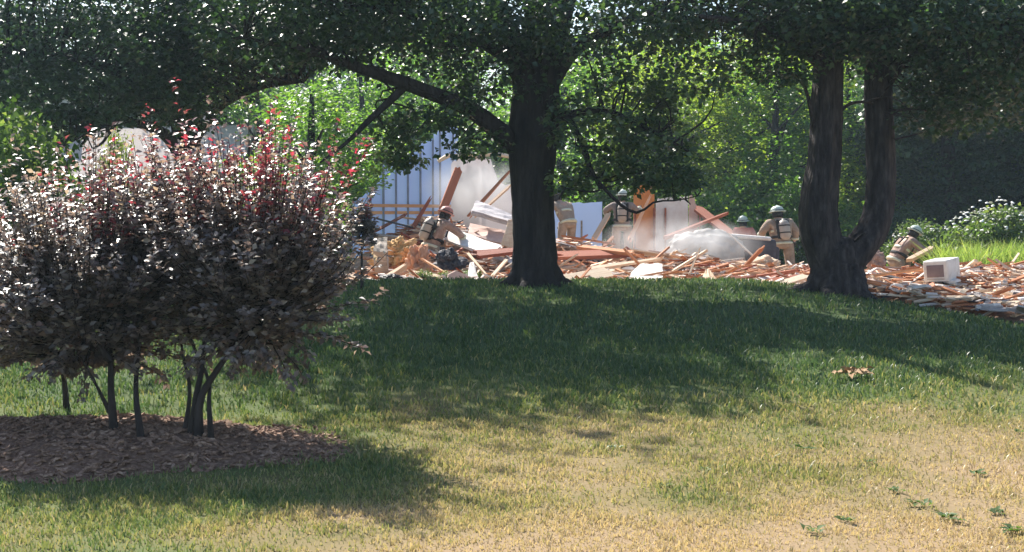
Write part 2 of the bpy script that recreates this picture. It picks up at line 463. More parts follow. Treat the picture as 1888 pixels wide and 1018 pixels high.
# mulch chips
n = 12000
x = -5.7 + 4.9 * rg.random(n); y = 7.5 + 3.0 * rg.random(n)
k = bed_h(x, y) < 1.06; x, y = x[k], y[k]; n = len(x)
mbv, mbf = [], []
z = mulch_z(x, y)
mc = MB()
for q in range(n):
    s = .008 + .034 * random.random() ** 3
    Mx = Matrix.Rotation(random.random() * 6.28, 3, 'Z') @ Matrix.Rotation(random.uniform(-.7, .7), 3, 'X') @ Matrix.Rotation(random.uniform(-.5, .5), 3, 'Y')
    mc.box((x[q], y[q], z[q] + .008), (s * 2, s * .7, s * .35), Mx)
tag(mc.build('mulch_chips', M['chip']), 'brown bark mulch chips covering the bed under the purple shrubs', 'mulch', kind='stuff')

# ------------------------------------------------------------------ trees
def limb_tube(mbd, pts, n=14, sides=12, ridges=.06, seed=0):
    """pts: list of (x,y,z,r); bark ridges run along the limb"""
    S = spline(pts, n)
    rr = np.random.default_rng(seed)
    ph = rr.random(sides)
    n0 = len(mbd.v)
    ref = Vector((0.3, 1, 0.1))
    for i in range(n):
        p = Vector(S[i, :3])
        a = Vector(S[min(i + 1, n - 1), :3] - S[max(i - 1, 0), :3]).normalized()
        u = a.cross(ref).normalized(); w = a.cross(u).normalized()
        for k in range(sides):
            t = 2 * math.pi * k / sides
            r = max(S[i, 3], .004) * (1 + ridges * (2 * ph[k] - 1) + ridges * .8 * (rr.random() - .5))
            mbd.v.append(tuple(p + (u * math.cos(t) + w * math.sin(t)) * r))
    for i in range(n - 1):
        for k in range(sides):
            a = n0 + i * sides + k; b = n0 + i * sides + (k + 1) % sides
            mbd.f.append((a, b, b + sides, a + sides))
    mbd.f.append(tuple(n0 + (n - 1) * sides + k for k in range(sides)))
    return S
def P4(px, py, Y, r):
    p = at(px, py, Y); return (p.x, p.y, p.z, r)
def root_flare(mbd, base, r, n=6, seed=0, spread=.55):
    rr = random.Random(seed)
    for k in range(n):
        t = 2 * math.pi * (k + rr.random() * .5) / n
        d = Vector((math.cos(t), math.sin(t), 0))
        L = r * (1.5 + spread * 1.2 * rr.random())
        pts = []
        for s, h, q in ((.35, .45, .55), (.8, .18, .42), (1.15, .03, .28), (L / r + .2, -.10, .12)):
            p = Vector(base) + d * r * s
            zz = float(ground_h(p.x, p.y))
            pts.append((p.x, p.y, zz + h * r * 1.6, r * q))
        limb_tube(mbd, pts, 8, 8, .08, seed + k)
def twigs(mbd, centres, limbpts, rg, frac, rad=.012, sag=.15):
    L = np.concatenate(limbpts)
    for c in centres[rg.random(len(centres)) < frac]:
        d = np.linalg.norm(L[:, :3] - c, axis=1)
        j = int(np.argmin(d + rg.random(len(d)) * .5))
        a = L[j, :3]
        if d[j] > 3.2: continue
        mid = (a + c) / 2 + rg.normal(size=3) * .12 + np.array([0, 0, sag * d[j] * .5])
        S = spline([a, mid, c], 6)
        r0 = min(rad * (1 + d[j] * .6), L[j, 3] * .6 + .006)
        mbd.tube([tuple(s) for s in S], list(np.linspace(r0, .004, 6)), 4, False)

def big_tree(name, label, trunk, limbs, crowns, bark, leafm, seed, flare_r, base, leaf=.085, per=34, hid_leaf=.17):
    """trunk/limbs: lists of (x,y,z,r) lists; crowns: (centre, radii, n clumps, clump radius, tint)"""
    rg = np.random.default_rng(seed)
    root = empty(name, base)
    tag(root, label, 'tree')
    off = Vector(base)
    mt = MB(); LP = []
    for i, t in enumerate(trunk):
        LP.append(limb_tube(mt, t, 40, 28, .11, seed + i))
    root_flare(mt, base, flare_r, 6, seed)
    ml = MB()
    for i, t in enumerate(limbs):
        mk = MB()
        LP.append(limb_tube(mk, t, 18, 10, .06, seed + 20 + i))
        o = mk.build('limb', bark, root, True); o.location = -off
    Cs, Rs, Ts = [], [], []
    for (c, r, n, cr, tint) in crowns:
        p = ell_points(rg, c, r, n, .3)
        Cs.append(p); Rs.append(cr * (.7 + .6 * rg.random(len(p)))); Ts.append(np.clip(tint + rg.normal(size=len(p)) * .12, 0, 1))
    C = np.concatenate(Cs); Rr = np.concatenate(Rs); T = np.concatenate(Ts)
    twigs(ml, C, LP, rg, .30)
    lim = 1.6 + C[:, 1] * .167 + .9
    vis = C[:, 2] < lim
    o = mt.build('trunk', bark, root, True); o.location = -off
    o = ml.build('twigs', bark, root, True); o.location = -off; o['kind'] = 'stuff'
    me = clump_leaves('crown', C[vis], Rr[vis], per, leaf, T[vis], rg)
    o = link('crown', me, leafm, root); o.location = -off
    if (~vis).any():
        me = clump_leaves('upper_crown', C[~vis], Rr[~vis] * 1.25, 16, hid_leaf, T[~vis], rg, fold=False)
        o = link('upper_crown', me, leafm, root); o.location = -off
    return root

def W(px, py, Y): 
    p = at(px, py, Y); return (p.x, p.y, p.z)
# --- central tree
b1 = at(988, 527, 18.0); b1.z = float(ground_h(b1.x, b1.y)) - .02
tr1 = [[(b1.x, 18, b1.z - .1, .37), P4(987, 505, 18, .315), P4(986, 460, 18, .285), P4(984, 400, 18, .28), P4(981, 330, 18, .285), P4(982, 270, 18, .32), P4(986, 215, 18, .33), P4(990, 150, 18, .29), P4(992, 80, 18, .24), P4(1000, 0, 18.1, .2), P4(1010, -180, 18.3, .15), P4(1000, -420, 18.2, .07)]]
li1 = [
 [P4(975, 285, 18, .20), P4(925, 246, 17.9, .145), P4(865, 200, 17.6, .115), P4(795, 172, 17.2, .095), P4(725, 146, 16.8, .085), P4(650, 122, 16.5, .06), P4(560, 90, 16.2, .04), P4(450, 70, 16, .02)],
 [P4(745, 160, 17.0, .06), P4(715, 190, 16.9, .05), P4(680, 222, 16.8, .04), P4(640, 262, 16.6, .025), P4(590, 300, 16.5, .012)],
 [P4(980, 190, 18, .2), P4(955, 110, 18, .16), P4(930, 40, 17.8, .13), P4(900, -60, 17.5, .1), P4(860, -220, 17, .05)],
 [P4(995, 170, 18, .2), P4(1018, 90, 18, .16), P4(1042, 10, 18.1, .13), P4(1075, -120, 18.3, .09), P4(1120, -280, 18.6, .04)],
 [P4(1005, 170, 18, .14), P4(1055, 98, 17.9, .085), P4(1110, 62, 17.7, .075), P4(1170, 34, 17.5, .065), P4(1240, 8, 17.2, .05), P4(1340, -25, 17, .03)],
 [P4(1000, 215, 18, .10), P4(1045, 215, 17.6, .06), P4(1072, 262, 17.3, .045), P4(1090, 315, 17.1, .032), P4(1118, 352, 17, .026), P4(1150, 382, 16.9, .022), P4(1178, 392, 16.9, .018), P4(1208, 372, 16.9, .014), P4(1245, 370, 16.9, .010), P4(1285, 362, 16.9, .006)],
 [P4(1090, 318, 17.1, .02), P4(1105, 350, 17.0, .016), P4(1070, 352, 16.9, .010), P4(1040, 346, 16.9, .006)],
 [P4(1030, 215, 17.8, .06), P4(1110, 205, 17.3, .045), P4(1190, 235, 17, .03), P4(1270, 280, 16.8, .014)],
 [P4(960, 120, 18, .1), P4(850, 60, 17.3, .07), P4(720, 20, 16.6, .05), P4(560, -10, 16, .03)],
]
E = lambda px, py, Y, rx, ry, rz, n, cr, t: (W(px, py, Y), (rx, ry, rz), n, cr, t)
cr1 = [  # leading lobes, above the frame, are placed to shape the lawn's shade
 ((-4.3, 19.2, 7.2), (2.1, 3.2, 2.6), 90, .62, .35),
 ((2.6, 20.2, 7.5), (2.4, 2.8, 2.4), 92, .62, .35),
 ((1.6, 21.6, 6.6), (2.4, 1.7, 1.1), 64, .6, .35),
 ((1.8, 22.7, 5.9), (2.8, 1.4, .7), 95, .55, .3),
 ((-2.5, 21.6, 6.6), (2.2, 1.7, 1.1), 58, .6, .35),
 ((0.0, 18.4, 5.3), (1.6, 1.1, .7), 34, .45, .3),
 ((2.2, 18.6, 5.4), (1.6, 1.2, .8), 38, .45, .3),
 ((-2.6, 15.9, 5.35), (2.0, 1.3, .8), 56, .5, .3),
 ((-1.2, 16.2, 5.2), (1.2, 1.0, .7), 36, .45, .3),
 E(700, 20, 16.8, 2.2, 1.6, .85, 210, .42, .25),
 E(560, 40, 16.6, 1.5, 1.4, .6, 100, .38, .3),
 E(900, 90, 17.6, 1.0, 1.2, .8, 90, .36, .3),
 E(830, 205, 16.9, .6, .5, .25, 14, .26, .45),
 E(735, 225, 17.6, .4, .4, .3, 12, .24, .7),  # raised tint here and on the next lobe paints sunlit leaves
 E(740, 285, 17.8, .36, .3, .26, 15, .22, .85),
 E(880, 270, 17.3, .38, .3, .2, 10, .22, .5),
 E(1130, 205, 17.2, 1.0, .9, .66, 64, .24, .7),  # raised tints on these right-hand lobes paint in sunlight
 E(1185, 285, 17.0, .8, .7, .5, 40, .22, .75),
 E(1080, 330, 17.3, .38, .4, .25, 16, .24, .85),
 E(1240, 330, 16.9, .40, .4, .22, 18, .22, .55),
 E(1130, 60, 17.2, 1.3, 1.2, .45, 70, .34, .45),
 E(1260, 110, 16.9, .9, .9, .55, 30, .28, .6),
 E(1320, 0, 17.8, 1.4, .9, .5, 60, .38, .35),
]
big_tree('shade_tree', 'large dark-trunked shade tree in the middle, one thick straight trunk on the lawn crest', tr1, li1, cr1, M['bark'], M['maple'], 101, .33, b1)

# --- forked tree on the right
b2 = at(1545, 530, 17.8); b2.z = float(ground_h(b2.x, b2.y)) - .02
tr2 = [[(b2.x, b2.y, b2.z - .1, .42), P4(1543, 510, 17.8, .37), P4(1540, 488, 17.8, .34), P4(1538, 455, 17.8, .30), P4(1535, 440, 17.8, .16)],
 [P4(1535, 495, 17.8, .27), P4(1518, 450, 17.75, .255), P4(1509, 410, 17.7, .25), P4(1511, 360, 17.7, .235), P4(1519, 300, 17.7, .215), P4(1523, 230, 17.7, .20), P4(1526, 140, 17.7, .19), P4(1532, 40, 17.6, .17), P4(1545, -120, 17.6, .13), P4(1540, -340, 17.5, .06)],
 [P4(1556, 490, 17.8, .25), P4(1586, 458, 17.85, .225), P4(1612, 420, 17.9, .215), P4(1623, 375, 17.95, .205), P4(1626, 310, 18, .20), P4(1623, 230, 18, .195), P4(1620, 150, 18, .19), P4(1628, 60, 18, .18), P4(1650, -100, 18.2, .13), P4(1690, -320, 18.4, .05)]]
li2 = [
 [P4(1526, 130, 17.7, .11), P4(1470, 80, 17.3, .08), P4(1390, 45, 16.9, .06), P4(1290, 30, 16.6, .03)],
 [P4(1622, 165, 18, .11), P4(1680, 95, 17.7, .08), P4(1760, 55, 17.3, .06), P4(1870, 35, 17, .03)],
 [P4(1532, 30, 17.7, .1), P4(1480, -40, 17.2, .07), P4(1420, -130, 16.7, .03)],
 [P4(1628, 60, 18, .1), P4(1700, -10, 17.4, .07), P4(1800, -80, 17, .03)],
 [P4(1523, 235, 17.7, .03), P4(1560, 196, 17.7, .025), P4(1590, 188, 17.8, .02), P4(1615, 192, 17.9, .02)],
 [P4(1502, 250, 17.7, .03), P4(1490, 180, 17.4, .025), P4(1470, 130, 17.2, .012)],
 [P4(1574, 447, 17.8, .022), P4(1586, 436, 17.5, .02), P4(1596, 428, 17.3, .016)],
]
cr2 = [
 ((5.6, 19.6, 6.9), (4.6, 2.9, 2.5), 300, .62, .32),
 E(1730, 30, 17.2, 1.7, 1.6, .85, 190, .40, .25),
 E(1840, 120, 17.4, 1.0, 1.2, .9, 100, .36, .25),
 E(1450, 10, 17.0, 1.4, 1.3, .5, 90, .38, .32),
 E(1575, 40, 16.9, 1.0, .9, .45, 70, .36, .3),
 E(1440, 110, 17.2, .5, .6, .4, 26, .26, .42),
 E(1730, 190, 17.6, .55, .6, .5, 40, .30, .3),
]
big_tree('forked_tree', 'right-hand tree with a low V fork and two bowed grey stems', tr2, li2, cr2, M['bark2'], M['maple'], 202, .40, b2)

# --- dark tree on the left behind the purple shrubs
b3 = Vector((pxX(345, 24), 24, float(ground_h(pxX(345, 24), 24)) - .02))
tr3 = [[(b3.x, 24, b3.z - .1, .34), (b3.x, 24, 1.0, .27), (b3.x + .05, 24, 2.4, .25), (b3.x - .1, 24, 4.2, .22), (b3.x - .2, 24, 7, .12)]]
li3 = [
 [(b3.x, 24, 2.6, .14), P4(300, 245, 23.6, .10), P4(230, 225, 23, .07), P4(170, 240, 22.5, .045), P4(110, 272, 22, .02)],
 [(b3.x, 24, 2.8, .14), P4(400, 200, 23.6, .09), P4(480, 160, 23, .06), P4(560, 150, 22.6, .03)],
 [(b3.x, 24, 3.2, .14), P4(220, 140, 23, .1), P4(80, 100, 22.4, .06), P4(-60, 90, 22, .03)],
 [P4(200, 232, 22.8, .03), P4(190, 262, 22.6, .025), P4(150, 285, 22.4, .01)],
]
cr3 = [
 E(330, -150, 23.6, 5.4, 3.6, 2.9, 460, .60, .2),
 E(180, 110, 22.4, 2.7, 1.8, 1.0, 240, .46, .16),
 E(400, 80, 22.6, 1.7, 1.6, .9, 150, .44, .2),
 E(140, 10, 23.4, 3.2, 1.2, .8, 150, .46, .16),
 E(60, 170, 22.2, 1.6, 1.4, .75, 110, .40, .2),
 E(300, 185, 22.4, 1.2, 1.0, .45, 60, .36, .25),
 E(590, 40, 22.6, 1.4, 1.4, .6, 80, .42, .2),
 E(120, 235, 22.2, .8, .6, .3, 22, .26, .4),
]
big_tree('dark_tree', 'dark leafy tree on the left whose trunk hides behind the purple shrubs', tr3, li3, cr3, M['bark'], M['maple'], 303, .3, b3, leaf=.10, per=30)

# --- the wood behind
def crown_variant(name, seed, rx, rz, n, per, size, skirts=True):
    rg = np.random.default_rng(seed)
    Cs = []
    nb = 7
    for k in range(nb):
        t = 2 * math.pi * k / nb + rg.random()
        zz = rz * (.25 + 1.5 * (k / nb)) + rg.random() * .6
        f = .62 * math.sin(min(zz / (2 * rz), 1) * math.pi * .92 + .12)
        Cs.append(ell_points(rg, (math.cos(t) * rx * f, math.sin(t) * rx * f, zz), (rx * .5, rx * .5, rz * .36), n // nb, .45))
    Cs.append(ell_points(rg, (0, 0, rz * 1.05), (rx * .7, rx * .7, rz), n // 3, .6))
    C = np.concatenate(Cs)
    C = C[C[:, 2] > .1]
    return clump_leaves(name, C, .42 * (.7 + .6 * rg.random(len(C))), per, size, np.clip(.45 + .2 * rg.normal(size=len(C)), 0, 1), rg, .6, False, .3, .7)
crownV = [crown_variant('crown', 500 + k, 3.0, 4.2, 620, 26, .17) for k in range(4)]
thinV = [crown_variant('crown', 520 + k, 3.0, 4.2, 400, 17, .17) for k in range(3)]
bushV = [crown_variant('foliage', 560 + k, 1.3, .85, 170, 26, .12) for k in range(3)]
def trunk_mesh(seed):
    rr = random.Random(seed); mt = MB()
    limb_tube(mt, [(0, 0, -.2, .26), (.05, 0, 1.5, .2), (rr.uniform(-.2, .2), rr.uniform(-.2, .2), 4, .16), (rr.uniform(-.4, .4), 0, 8, .05)], 14, 9, .06, seed)
    for k in range(6):
        t = rr.random() * 6.28; z = rr.uniform(2, 5.5); L = rr.uniform(1.2, 2.2)
        limb_tube(mt, [(0, 0, z, .09), (math.cos(t) * L * .5, math.sin(t) * L * .5, z + .6, .06), (math.cos(t) * L, math.sin(t) * L, z + 1.1, .02)], 7, 6, .05, seed + k)
    return mt.mesh('trunk', True)
trunkV = [trunk_mesh(600 + k) for k in range(3)]
variants = {}
def mesh_with(me, mat):
    key = (me.name, mat.name)
    if key not in variants:
        c = me.copy(); c.materials.clear(); c.materials.append(mat); variants[key] = c
    return variants[key]
_tc = [0]
def far_tree(px, Y, height, width, lm, label, low=.8):
    k = _tc[0]; _tc[0] += 1
    x = pxX(px, Y)
    root = empty('woodland_tree', (x, Y, float(ground_h(x, Y))), random.random() * 6.28)
    t = link('trunk', mesh_with(trunkV[k % 3], M['bark']), None, root); t.scale = (1, 1, height / 9.0)
    c = link('crown', mesh_with(crownV[k % 4] if lm is DK else thinV[k % 3], lm), None, root)
    c.location = (0, 0, low); c.scale = (width / 6.0, width / 6.0, (height - low) / 8.8)
    tag(root, label, 'tree', 'trees of the wood behind the debris')
    return root
def far_bush(px, Y, w, h, lm, label, group='undergrowth along the wood edge', dz=0):
    k = _tc[0]; _tc[0] += 1
    x = pxX(px, Y)
    root = empty('bush', (x, Y, float(ground_h(x, Y)) + dz), random.random() * 6.28)
    c = link('foliage', mesh_with(bushV[k % 3], lm), None, root)
    c.scale = (w / 2.6, w / 2.6, h / 1.8)
    ms = MB()
    for q in range(5):
        t = q * 1.26
        ms.tube([(0, 0, -.1), (math.cos(t) * .2 * w, math.sin(t) * .2 * w, h * .35), (math.cos(t) * .3 * w, math.sin(t) * .3 * w, h * .7)], [.03, .02, .008], 5)
    ms.build('stems', M['stem'], root)
    tag(root, label, 'bush', group)
    return root
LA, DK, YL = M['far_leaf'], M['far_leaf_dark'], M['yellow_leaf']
T_ = lambda *a, **k: far_tree(*a, **k)
for px, Y, h, w, lab in (
    (575, 33, 5.3, 4.3, 'nearest sunlit green tree above the right purple shrub, left of the central tree'),
    (480, 49, 8, 6, 'sunlit tree behind the middle of the purple shrubs'),
    (670, 50, 8.5, 6, 'sunlit tree between the purple shrubs and the blue wall'),
    (1130, 47, 8, 5.5, 'sunlit tree behind the hanging branch of the central tree'),
    (1240, 44, 7.6, 5.5, 'yellow-green sunlit tree above the pinkish plaster wall remnant'),
    (1340, 46, 8.6, 6, 'sunlit tree above the grey mist'),
    (1430, 43.5, 7.6, 5.5, 'sunlit tree right behind the standing firefighter'),
    (1040, 51, 9, 6.5, 'tree behind the central trunk on its right'),
    (1290, 53, 9.5, 7, 'second-row tree above the mist'),
    (1190, 55, 10, 7, 'second-row tree between the hanging branch and the mist'),
    (1490, 51, 9.5, 7, 'tree left of the forked tree in the second row'),
    (930, 57, 10, 7, 'tree behind the central trunk on its left'),
    (790, 56, 10, 7, 'tree behind the blue stud wall'),
    (1400, 58, 10.5, 8, 'second-row tree behind the standing firefighter'),
    (1565, 46, 8.5, 5.5, 'sunlit tree seen through the V of the forked tree')):
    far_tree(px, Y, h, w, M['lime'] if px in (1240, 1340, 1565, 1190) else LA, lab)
for px, Y, h, w, lab in (
    (1668, 45, 10, 6, 'dark shaded tree just right of the forked tree'),
    (1750, 42, 10, 6, 'dark tree with a visible trunk behind the white appliance'),
    (1850, 44, 11, 6.5, 'dark shaded tree above the flowering weeds'),
    (1935, 42, 10, 6.5, 'dark shaded tree cut by the right edge'),
    (1700, 51, 12, 7, 'second-row dark tree above the crouching person'),
    (1800, 51, 12, 7, 'second-row dark tree left of the flowering weeds'),
    (1900, 52, 12, 7, 'second-row dark tree at the right edge'),
    (2020, 46, 12, 7, 'dark tree beyond the right edge'),
    (1620, 54, 11, 7, 'second-row dark tree behind the right stem of the forked tree')):
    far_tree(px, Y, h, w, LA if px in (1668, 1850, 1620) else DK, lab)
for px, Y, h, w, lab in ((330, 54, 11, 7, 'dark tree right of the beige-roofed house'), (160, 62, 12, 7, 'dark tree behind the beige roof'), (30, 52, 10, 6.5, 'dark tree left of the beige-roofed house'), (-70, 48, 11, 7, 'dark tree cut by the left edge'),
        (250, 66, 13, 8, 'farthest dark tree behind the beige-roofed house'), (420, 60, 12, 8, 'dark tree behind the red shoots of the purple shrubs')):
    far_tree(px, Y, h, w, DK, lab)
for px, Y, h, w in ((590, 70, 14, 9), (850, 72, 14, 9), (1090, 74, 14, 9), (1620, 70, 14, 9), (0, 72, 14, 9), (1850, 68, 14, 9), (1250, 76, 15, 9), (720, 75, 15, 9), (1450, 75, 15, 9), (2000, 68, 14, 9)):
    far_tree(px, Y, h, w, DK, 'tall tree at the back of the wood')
for px, Y, w, h, where in ((1310, 40, 3, 2.4, 'above the grey mist'), (1390, 41, 3.2, 2.6, 'behind the person in the red top'), (1470, 40, 2.6, 2.2, 'behind the standing person with the air tank'), (1240, 43, 3, 3.0, 'behind the pinkish plaster wall'),
        (1570, 40, 2.6, 1.8, 'seen through the fork of the right tree'), (1110, 44, 3, 2.5, 'behind the pale grey-blue panel'), (560, 40, 3.5, 3.2, 'above the tallest red shoots of the purple shrub'), (640, 42, 3.2, 3.4, 'between the purple shrubs and the blue wall'),
        (480, 38, 3, 2.8, 'behind the middle of the purple shrubs'), (1000, 45, 3, 3, 'hidden behind the central trunk')):
    far_bush(px, Y, w, h, LA, 'green bush at the wood edge ' + where)
for px, Y, w, h, where in ((1660, 40, 2.6, 1.7, 'behind the crouching person'), (1720, 42, 3, 1.6, 'above the white appliance'), (1790, 44, 3, 1.9, 'left of the white-flowering weeds'), (1890, 41, 3, 1.8, 'at the right edge')):
    far_bush(px, Y, w, h, DK, 'dark bush in the shaded wood ' + where)
far_bush(215, 40, 1.5, 3.4, YL, 'upright yellow-green shrub beside the beige roof', None)
far_bush(330, 36, 1.9, 2.1, YL, 'low yellow-green bush peeping over the purple shrubs', None)
far_bush(20, 20, 2.1, 2.5, LA, 'bright green bush at the left edge behind the purple shrubs', None)
far_bush(60, 16.5, 1.6, 1.9, M['weed_leaf'], 'pale green low bush behind the leftmost purple leaves', None)

# --- beige-roofed house far left
hx, hy = pxX(190, 46), 46.0
hr = empty('house', (hx, hy, 0))
tag(hr, 'house with a beige shingle roof glimpsed above the purple shrubs', 'house')
MB().box((0, 2.5, 1.5), (9, 5, 3.1)).build('wall', M['siding'], hr)
mr = MB()
for s in (-1, 1):
    Mx = Matrix.Rotation(s * -R(30), 3, 'X')
    mr.box((0, 2.5 + s * 1.6, 3.95), (9.8, 3.9, .16), Mx)
rf = mr.build('roof', M['shingle'], hr)
mg = MB()
for k in range(9):
    mg.box((0, -.68 + k * .36, 2.93 + k * .208), (9.8, .38, .03), Matrix.Rotation(R(26), 3, 'X'))
mg.build('shingle_courses', M['shingle'], rf)
MB().box((-2.2, 2.6, 5.3), (.6, .6, 1.2)).build('chimney', M['siding'], rf)

# ------------------------------------------------------------------ purple shrubs
def shrub(name, label, base, stems, centre, rad, nshoot, seed, leaf=.062, group=None, red=.5, per=40):
    rg = np.random.default_rng(seed)
    root = empty(name, base)
    tag(root, label, 'shrub', group)
    ms = MB()
    ends = []
    for st in stems:
        S = limb_tube(ms, st, 14, 9, .08, seed)
        ends.append(S)
    L = np.concatenate(ends)
    c = np.array(centre); r = np.array(rad)
    P, D, N, T, LL = [], [], [], [], []
    for k in range(nshoot):
        q = norm(rg.normal(size=(1, 3)))[0]
        if q[2] < -.25 and rg.random() < (.7 if q[1] > .1 else .3): continue
        u = (.40 + .65 * rg.random() ** .6)
        end = c + q * r * u * (1 + .20 * rg.normal())
        if end[2] < c[2] - r[2] * 1.02: continue
        start = c + (q * r) * u * .42 + np.array([0, 0, -.32 * r[2]])
        up = .10 + .22 * rg.random() + (.30 if q[2] > .45 else 0) * rg.random()
        end = end + np.array([0, 0, up * (.5 if q[2] > -.2 else .1)])
        mid = (start + end) / 2 + q * np.array([.10, .10, 0]) * r[0]
        S = spline([start, mid, end], 9)
        ms.tube([tuple(s) for s in S], list(np.linspace(.006, .002, 9)), 3, False)
        if rg.random() < .35:
            j = int(np.argmin(np.linalg.norm(L[:, :3] - start, axis=1)))
            S2 = spline([L[j, :3], (L[j, :3] + start) / 2 + rg.normal(size=3) * .05, start], 6)
            ms.tube([tuple(s) for s in S2], list(np.linspace(min(.018, L[j, 3]), .009, 6)), 4, False)
        m = per
        f = rg.random(m) ** .85
        pts = np.stack([np.interp(f * 8, np.arange(9), S[:, i]) for i in range(3)], 1) + rg.normal(size=(m, 3)) * .018
        ax = norm((S[8] - S[4])[None])[0]
        az = rg.random(m) * 6.283
        side = np.stack([np.cos(az), np.sin(az), .25 * rg.normal(size=m)], 1)
        d = side + ax * (.35 + .5 * f[:, None]) - np.array([0, 0, .12])
        nrm = np.array([0, -.12, 1.0]) + rg.normal(size=(m, 3)) * .5 + q * .40
        top = np.clip((end[2] - (c[2] + r[2] * .55)) / (r[2] * .8), 0, 1)
        t = .34 + rg.normal(size=m) * .17 + (.25 * rg.random(m) ** 2)
        t = np.clip(t, 0, .8)
        if rg.random() < red * top:
            t = np.where(f > .35, np.clip(.82 + .2 * rg.random(m), 0, 1), t)
        elif top > .25 and rg.random() < .30:
            t = np.where(f > .4, .66 + .12 * rg.random(m), t)  # paler tips on upper shoots paint in sunlit leaves
        P.append(pts); D.append(d); N.append(nrm); T.append(t); LL.append(leaf * (.65 + .6 * rg.random(m)) * (1.15 - .35 * f))
    P = np.concatenate(P); D = np.concatenate(D); N = np.concatenate(N); T = np.concatenate(T); LL = np.concatenate(LL)
    o = ms.build('branches', M['stem'], root, True); o.location = -Vector(base)
    o = link('leaves', leaf_mesh('leaves', P, D, N, LL, LL * .54, T, True, .2), M['purple'], root); o.location = -Vector(base)
    return root
def bedp(px, py):
    # point on the mulch surface seen at a pixel
    for Y in np.linspace(7.5, 12, 900):
        p = at(px, py, Y)
        if p.z <= float(mulch_z(p.x, p.y)): return p
    return at(px, py, 9.5)
s1, s2, s3 = bedp(211, 790), bedp(262, 806), bedp(366, 802)
def stem(b, pts, r0):
    n = len(pts)
    return [(b.x, b.y, b.z - .06, r0 * 1.25)] + [(p[0], p[1], p[2], r0 * (1 - .7 * (i + 1) / n)) for i, p in enumerate(pts)]
Ys = 9.2
shrub('purple_leaf_shrub', 'left purple-leaved shrub on two slim bare stems in the mulch bed', (s1.x, s1.y, s1.z),
      [stem(s1, [W(205, 720, s1.y), W(203, 650, s1.y + .15), W(185, 560, s1.y + .3), W(150, 460, s1.y + .4)], .028),
       stem(s2, [W(252, 740, s2.y + .05), W(252, 680, s2.y + .2), W(262, 580, s2.y + .45), W(250, 460, s2.y + .6)], .023),
       stem(Vector(W(203, 745, s1.y)), [W(180, 715, s1.y), W(150, 660, s1.y)], .015),
       stem(Vector(W(205, 650, s1.y)), [W(120, 560, s1.y + .2), W(40, 470, s1.y + .2)], .02)],
      W(165, 522, Ys + .05), (.98, .85, .80), 740, 41, red=.35)
shrub('purple_leaf_shrub', 'right purple-leaved shrub with a thick clustered base and red shoots on top', (s3.x, s3.y, s3.z),
      [stem(s3, [W(368, 740, s3.y), W(395, 690, s3.y + .1), W(430, 640, s3.y + .25), W(500, 540, s3.y + .4), W(560, 420, s3.y + .4)], .029),
       stem(Vector((s3.x - .07, s3.y + .07, s3.z)), [W(362, 730, s3.y + .05), W(372, 680, s3.y + .2), W(380, 600, s3.y + .4), W(400, 460, s3.y + .45)], .027),
       stem(Vector((s3.x + .09, s3.y - .02, s3.z)), [W(385, 745, s3.y), W(384, 700, s3.y + .15), W(350, 620, s3.y + .35), W(330, 520, s3.y + .45)], .018)],
      W(480, 486, Ys - .05), (.80, .80, .82), 700, 42, red=.8)
shrub('purple_leaf_shrub', 'middle upright purple shoots between the two shrubs', (s3.x - .13, s3.y + .1, s3.z),
      [stem(Vector((s3.x - .13, s3.y + .1, s3.z)), [W(350, 720, s3.y + .2), W(335, 640, s3.y + .35), W(320, 470, s3.y + .45)], .018)],
      W(320, 430, 9.6), (.5, .6, .62), 260, 43, red=.5)
b4 = Vector((pxX(118, 10.2), 10.2, float(mulch_z(pxX(118, 10.2), 10.2))))
shrub('purple_leaf_shrub', 'purple-leaved shrub cut by the left edge, glossy pale leaves', tuple(b4),
      [stem(b4, [W(118, 700, 10.2), W(100, 640, 10.2), W(40, 560, 10.1), W(10, 460, 10.1)], .024)],
      W(0, 560, 9.9), (.55, .65, .60), 330, 44, leaf=.068, red=.05)
b5 = Vector((pxX(667, 17.5), 17.5, float(ground_h(pxX(667, 17.5), 17.5))))
shrub('purple_sapling', 'small purple-leaved sapling on a thin stem beside the right shrub', tuple(b5),
      [stem(b5, [W(667, 490, 17.5), W(667, 450, 17.5), W(672, 400, 17.5)], .022)],
      W(668, 425, 17.5), (.22, .22, .28), 46, 45, leaf=.085, red=.3, per=26)

# ------------------------------------------------------------------ debris field
def heap_h(x, y):
    x = np.asarray(x, float); y = np.asarray(y, float)
    g = lambda cx, cy, sx, sy, h: h * np.exp(-(((x - cx) / sx) ** 2 + ((y - cy) / sy) ** 2))
    h = .30 * smooth01((x + 4.6) / 1.0) * smooth01((y - 20.5) / 3) * smooth01((35 - y) / 3)
    h = np.maximum(h, .22 * smooth01((x - 4.6) / .6) * smooth01((y - crest_y(x) - .9) / 1.2) * smooth01((31 - y) / 3))
    h = h + g(-1.7, 31.5, 1.8, 1.6, 1.1) + g(-2.3, 28.4, 1.1, 1.1, .45) + g(1.2, 30.0, 1.6, 1.4, .55) + g(3.6, 28, 1.7, 1.6, .32) + g(9.0, 25, 2.6, 1.6, .22) + g(7.5, 23.0, .9, .9, .16)
    return h * (.7 + .6 * fbm(x, y, 1.1, 50)) + .04 * fbm(x, y, .3, 51)
def surf(x, y): return float(ground_h(x, y) + heap_h(x, y))
xs = np.linspace(-5.2, 14, 240); ys = np.linspace(15.5, 35.5, 200)
X, Y = np.meshgrid(xs, ys)
H = heap_h(X, Y)
V = np.stack([X, Y, ground_h(X, Y) + H - .05], -1).reshape(-1, 3)
nx = len(xs)
i = (np.arange(len(ys) - 1)[:, None] * nx + np.arange(nx - 1)[None, :]).ravel()
F = np.stack([i, i + 1, i + 1 + nx, i + nx], -1)
hv = H.ravel()
